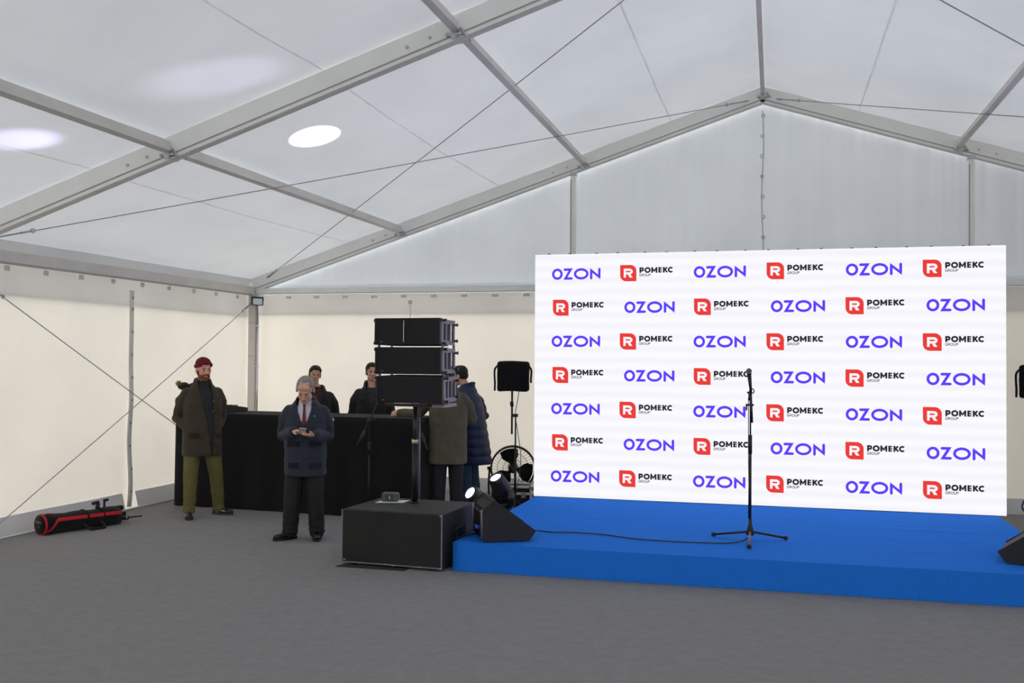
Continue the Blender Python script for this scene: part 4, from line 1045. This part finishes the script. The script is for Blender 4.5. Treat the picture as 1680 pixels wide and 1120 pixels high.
bm = B(); ell(bm, (-.20, .14, 1.53), (.07, .05, .05)); ell(bm, (-.235, .10, 1.545), (.035, .03, .03)); ell(bm, (.0, .17, 1.52), (.16, .05, .06))
fuse('hood', bm, .009, 2, OLV, t, lambda v, n: v+n*.006*noise.noise(v*12))
bm = B()
for k in range(70):
    a = random.uniform(0, 2*PI); b = random.uniform(-.5, 1.2); d = Vector((math.cos(a)*math.cos(b), math.sin(a)*math.cos(b), math.sin(b))); p = Vector((-.265, .07, 1.555))
    tube(bm, [p+d*.012, p+d*random.uniform(.03, .05)], [.009, .002], 5)
obj('fur_trim', bm, mat('tan_fur', (150, 124, 62), .9, 0, 40, .2), t)
for sx, x0, x1 in ((-1, -.17, -.05), (1, .13, .21)):
    patch(c, 'pocket_flap', OLV, x0, x1, .93, .99, lambda x: -.172*math.sqrt(max(.2, 1-(x/.235)**2))-.002)
for z in (1.36, 1.24): 
    bm = B(); ell(bm, (.10, -.142, z), (.006, .004, .006)); obj('snap_button', bm, STEEL, t)

# --- man with the phone
NVY = mat('navy_parka', (36, 42, 58), .75, 0, 7, .10, .3, 160, sheen=.05); BLKT = mat('black_trousers', (24, 24, 26), .8, 0, 9, .12)
SHIRT = mat('white_shirt', (225, 226, 232), .8)
J2 = dict(head=((.0, -.125, 1.545), R(-6), R(33), R(3)), neck=(0, -.01, 1.405), pelvis=(0, 0, .89), shA=(-.195, .01, 1.345), elA=(-.225, .03, 1.07), wrA=(-.105, -.235, 1.125), shB=(.195, .01, 1.345), elB=(.225, .03, 1.06), wrB=(.105, -.24, 1.085),
          hipA=(-.09, 0, .86), knA=(-.125, -.02, .47), anA=(-.15, .02, .10), hipB=(.09, 0, .86), knB=(.105, -.03, .47), anB=(.125, .02, .10))
def cut2(c):
    if c.y > -.04 or c.z < 1.20: return False
    return abs(c.x+.01) < interp([(1.19, .0), (1.22, .022), (1.30, .052), (1.36, .070), (1.42, .080), (1.52, .09)], c.z)
hA = ((.72, -.45, .10), (.25, -.2, -1), (0, -.3, 1), (.35, .5, .35)); hB = ((-.80, -.40, .12), (.1, .15, 1), (.1, -1, .25), (.25, .55, .45))
t, c, H2 = person('grey-haired man in navy parka and tie looking down at a phone', (-4.53, -4.08, 0), R(22), J2,
    [(0, .01, .66, .212, .165), (0, .01, .85, .215, .165), (0, .01, 1.02, .215, .165), (0, .01, 1.18, .22, .16), (0, .01, 1.28, .21, .142), (0, .01, 1.35, .18, .118), (0, .01, 1.40, .135, .10), (0, .012, 1.44, .10, .085)],
    NVY, BLKT, SKIN2, lambda t, H: hair_short(t, H, HAIRG, 0, True), mat('fair_brow', (170, 140, 118), .7), (.10, .088, .080), ((R(-52), R(4)), mat('black_leather_shoe', (20, 19, 19), .3), BLACK),
    inner=[('shirt', [(0, .0, 1.08, .15, .125), (0, 0, 1.24, .15, .122), (0, .0, 1.32, .125, .108), (0, -.004, 1.385, .080, .082), (0, -.012, 1.44, .068, .068)], SHIRT)],
    collar=((0, .005, .01), .092, .026, R(12)), fold=.007, cut=cut2, hands=dict(A=hA, B=hB), hs=1.12)
bm = B(); prism(bm, [(-.014, 1.395), (.014, 1.395), (.010, 1.365), (.024, 1.16), (0, 1.12), (-.024, 1.16), (-.010, 1.365)], 'y', -.146, -.138)
for v in bm.verts:
    v.co.x -= .008
    if v.co.z > 1.22: v.co.y += (v.co.z-1.22)*.20
obj('tie', bm, mat('dark_red_tie', (118, 18, 44), .6, 0, 90, .3), t)
bm = B(); box(bm, (-.012, -.158, .93), (.006, .006, .5)); obj('zip_placket', bm, NVY, c)
for x0, x1, z in ((-.17, -.05, .995), (.05, .17, .995), (-.16, -.05, .77), (.05, .17, .77)): patch(c, 'pocket_flap', NVY, x0, x1, z-.03, z+.03, lambda x: -.158*math.sqrt(max(.2, 1-(x/.24)**2)))
for x, z in ((.03, 1.245), (.095, 1.275)):
    bm = B(); ell(bm, (x, -.153+.03*(x > .05), z), (.007, .005, .007)); obj('snap_button', bm, STEEL, c)
bm = B(); box(bm, (.282, -.045, 1.235), (.006, .024, .022), Euler((0, 0, R(28))), .002); obj('sleeve_badge', bm, WHITE, c)
ph = thing('phone', 'pale smartphone held in the hands of the grey-haired man', 'phone', (-4.53, -4.08, 0), R(22))
pc = Vector((-.012, -.322, 1.135)); PR = Euler((R(-28), R(6), R(12)))
bm = B(); box(bm, pc, (.072, .148, .009), PR, .003); obj('case', bm, mat('silver_phone', (200, 198, 190), .4, .3), ph)
bm = B(); box(bm, pc+PR.to_matrix() @ Vector((0, 0, .0055)), (.064, .138, .002), PR); obj('screen', bm, mat('phone_glass', (60, 64, 70), .15), ph)

# --- standing figures behind the table and beside it
def stand(k=1.0, **ov):
    J = dict(head=((0, -.02, 1.685), 0, 0, 0), neck=(0, .01, 1.505), pelvis=(0, 0, .95), shA=(-.195, .015, 1.43), elA=(-.25, .04, 1.13), wrA=(-.24, -.08, .88), shB=(.195, .015, 1.43), elB=(.25, .04, 1.13), wrB=(.24, -.08, .88),
             hipA=(-.09, 0, .92), knA=(-.10, -.02, .50), anA=(-.11, .02, .09), hipB=(.09, 0, .92), knB=(.10, -.02, .50), anB=(.11, .02, .09))
    J.update(ov)
    sc = lambda v: tuple(x*k for x in v)
    return {a: ((sc(b[0]),)+tuple(b[1:]) if a == 'head' else sc(b)) for a, b in J.items()}
def rings(k, L): return [tuple(x*k for x in r) for r in L]
JK = [(0, .01, .80, .20, .15), (0, .01, 1.0, .20, .15), (0, .01, 1.2, .21, .15), (0, .01, 1.34, .205, .142), (0, .012, 1.42, .175, .12), (0, .012, 1.48, .13, .10), (0, .015, 1.525, .095, .085)]
BLKJ = mat('black_jacket', (17, 17, 19), .75, 0, 7, .1)
DSH = ((0, 0), mat('dark_shoe', (28, 26, 26), .5), BLACK)
def cut3(c): return c.y < -.03 and c.z > 1.22 and abs(c.x) < interp([(1.22, 0), (1.36, .05), (1.5, .07)], c.z)
person('young dark-haired man in black jacket and plum shirt behind the table', (-5.82, -1.15, 0), R(28), stand(.965, head=((-.04, -.05, 1.705), R(6), R(4), R(7))), rings(.965, JK), BLKJ, BLKT, SKIN,
       lambda t, H: hair_short(t, H, HAIRD, .008), HAIRD, shoes=DSH, inner=[('plum_shirt', rings(.965, [(0, 0, 1.1, .17, .13), (0, 0, 1.3, .175, .128), (0, .008, 1.43, .14, .105), (-.005, .005, 1.50, .078, .074), (-.01, .0, 1.545, .068, .066)]), mat('plum_cloth', (66, 22, 36), .8))], cut=cut3, collar=((0, .02, .0), .088, .022, R(8)))
person('dark-haired man in black jacket standing behind the table, half hidden by loudspeakers', (-5.03, -1.15, 0), R(20), stand(1.0, head=((0, -.02, 1.69), R(14), 0, 0)), JK, BLKJ, BLKT, SKIN,
       lambda t, H: hair_short(t, H, HAIRD), HAIRD, shoes=DSH, inner=[('dark_sweater', [(0, 0, 1.1, .17, .13), (0, 0, 1.3, .175, .128), (0, .008, 1.43, .14, .105), (0, .01, 1.49, .080, .076)], NVY0)], cut=cut3, collar=((0, .02, .02), .088, .024, R(8)))
OL2 = mat('olive_brown_coat', (84, 78, 62), .85, 0, 6, .10, .3, 160, sheen=.05)
JO = stand(1.0, head=((-.0, -.09, 1.665), R(20), R(10), 0), shB=(.19, -.01, 1.42), elB=(.35, -.16, 1.21), wrB=(.55, -.33, 1.215), elA=(-.29, -.06, 1.16), wrA=(-.2, -.3, 1.12))
person('man in olive brown coat seen from behind, reaching over the table end', (-3.58, -2.28, 0), R(205), JO,
       [(0, .01, .64, .225, .175), (0, .01, .8, .225, .17), (0, .01, 1.05, .225, .165), (0, .01, 1.25, .23, .155), (0, .01, 1.36, .21, .142), (0, .012, 1.43, .18, .12), (0, .012, 1.49, .13, .10), (0, .015, 1.54, .095, .085)],
       OL2, mat('black_blue_trousers', (28, 29, 36), .8, 0, 9, .1), SKIN, lambda t, H: hair_short(t, H, HAIRD), HAIRD, (.10, .088, .075), DSH, collar=((0, .015, .015), .086, .024, R(8)), hands=dict(B=((.86, -.51, -.08), (-.4, -.8, -.5), (-.3, -.4, 1), (.5, .8, .6))))
NV2 = mat('dark_blue_puffer', (24, 38, 72), .6, 0, 6, .10, .2, 120)
JN = stand(1.0, head=((0, -.16, 1.66), R(0), R(14), 0), neck=(0, -.07, 1.495), shA=(-.185, -.03, 1.42), shB=(.185, -.03, 1.42), elB=(.25, .0, 1.15), wrB=(.2, -.2, 1.08), elA=(-.25, .06, 1.15), wrA=(-.2, -.14, .98))
person('man in long dark blue quilted coat and jeans, partly behind the olive coat', (-3.55, -1.45, 0), R(262), JN,
       [(0, .07, .55, .20, .20), (0, .05, .8, .205, .18), (0, .02, 1.05, .20, .165), (0, -.01, 1.25, .21, .15), (0, -.03, 1.36, .20, .138), (0, -.045, 1.43, .17, .118), (0, -.055, 1.49, .13, .10), (0, -.06, 1.53, .095, .085)],
       NV2, mat('blue_jeans', (46, 76, 104), .85, 0, 14, .2), SKIN, lambda t, H: hair_short(t, H, HAIRD), HAIRD, (.092, .075, .07), DSH, collar=((0, -.0, .015), .088, .026, R(14)), quilt=.11)
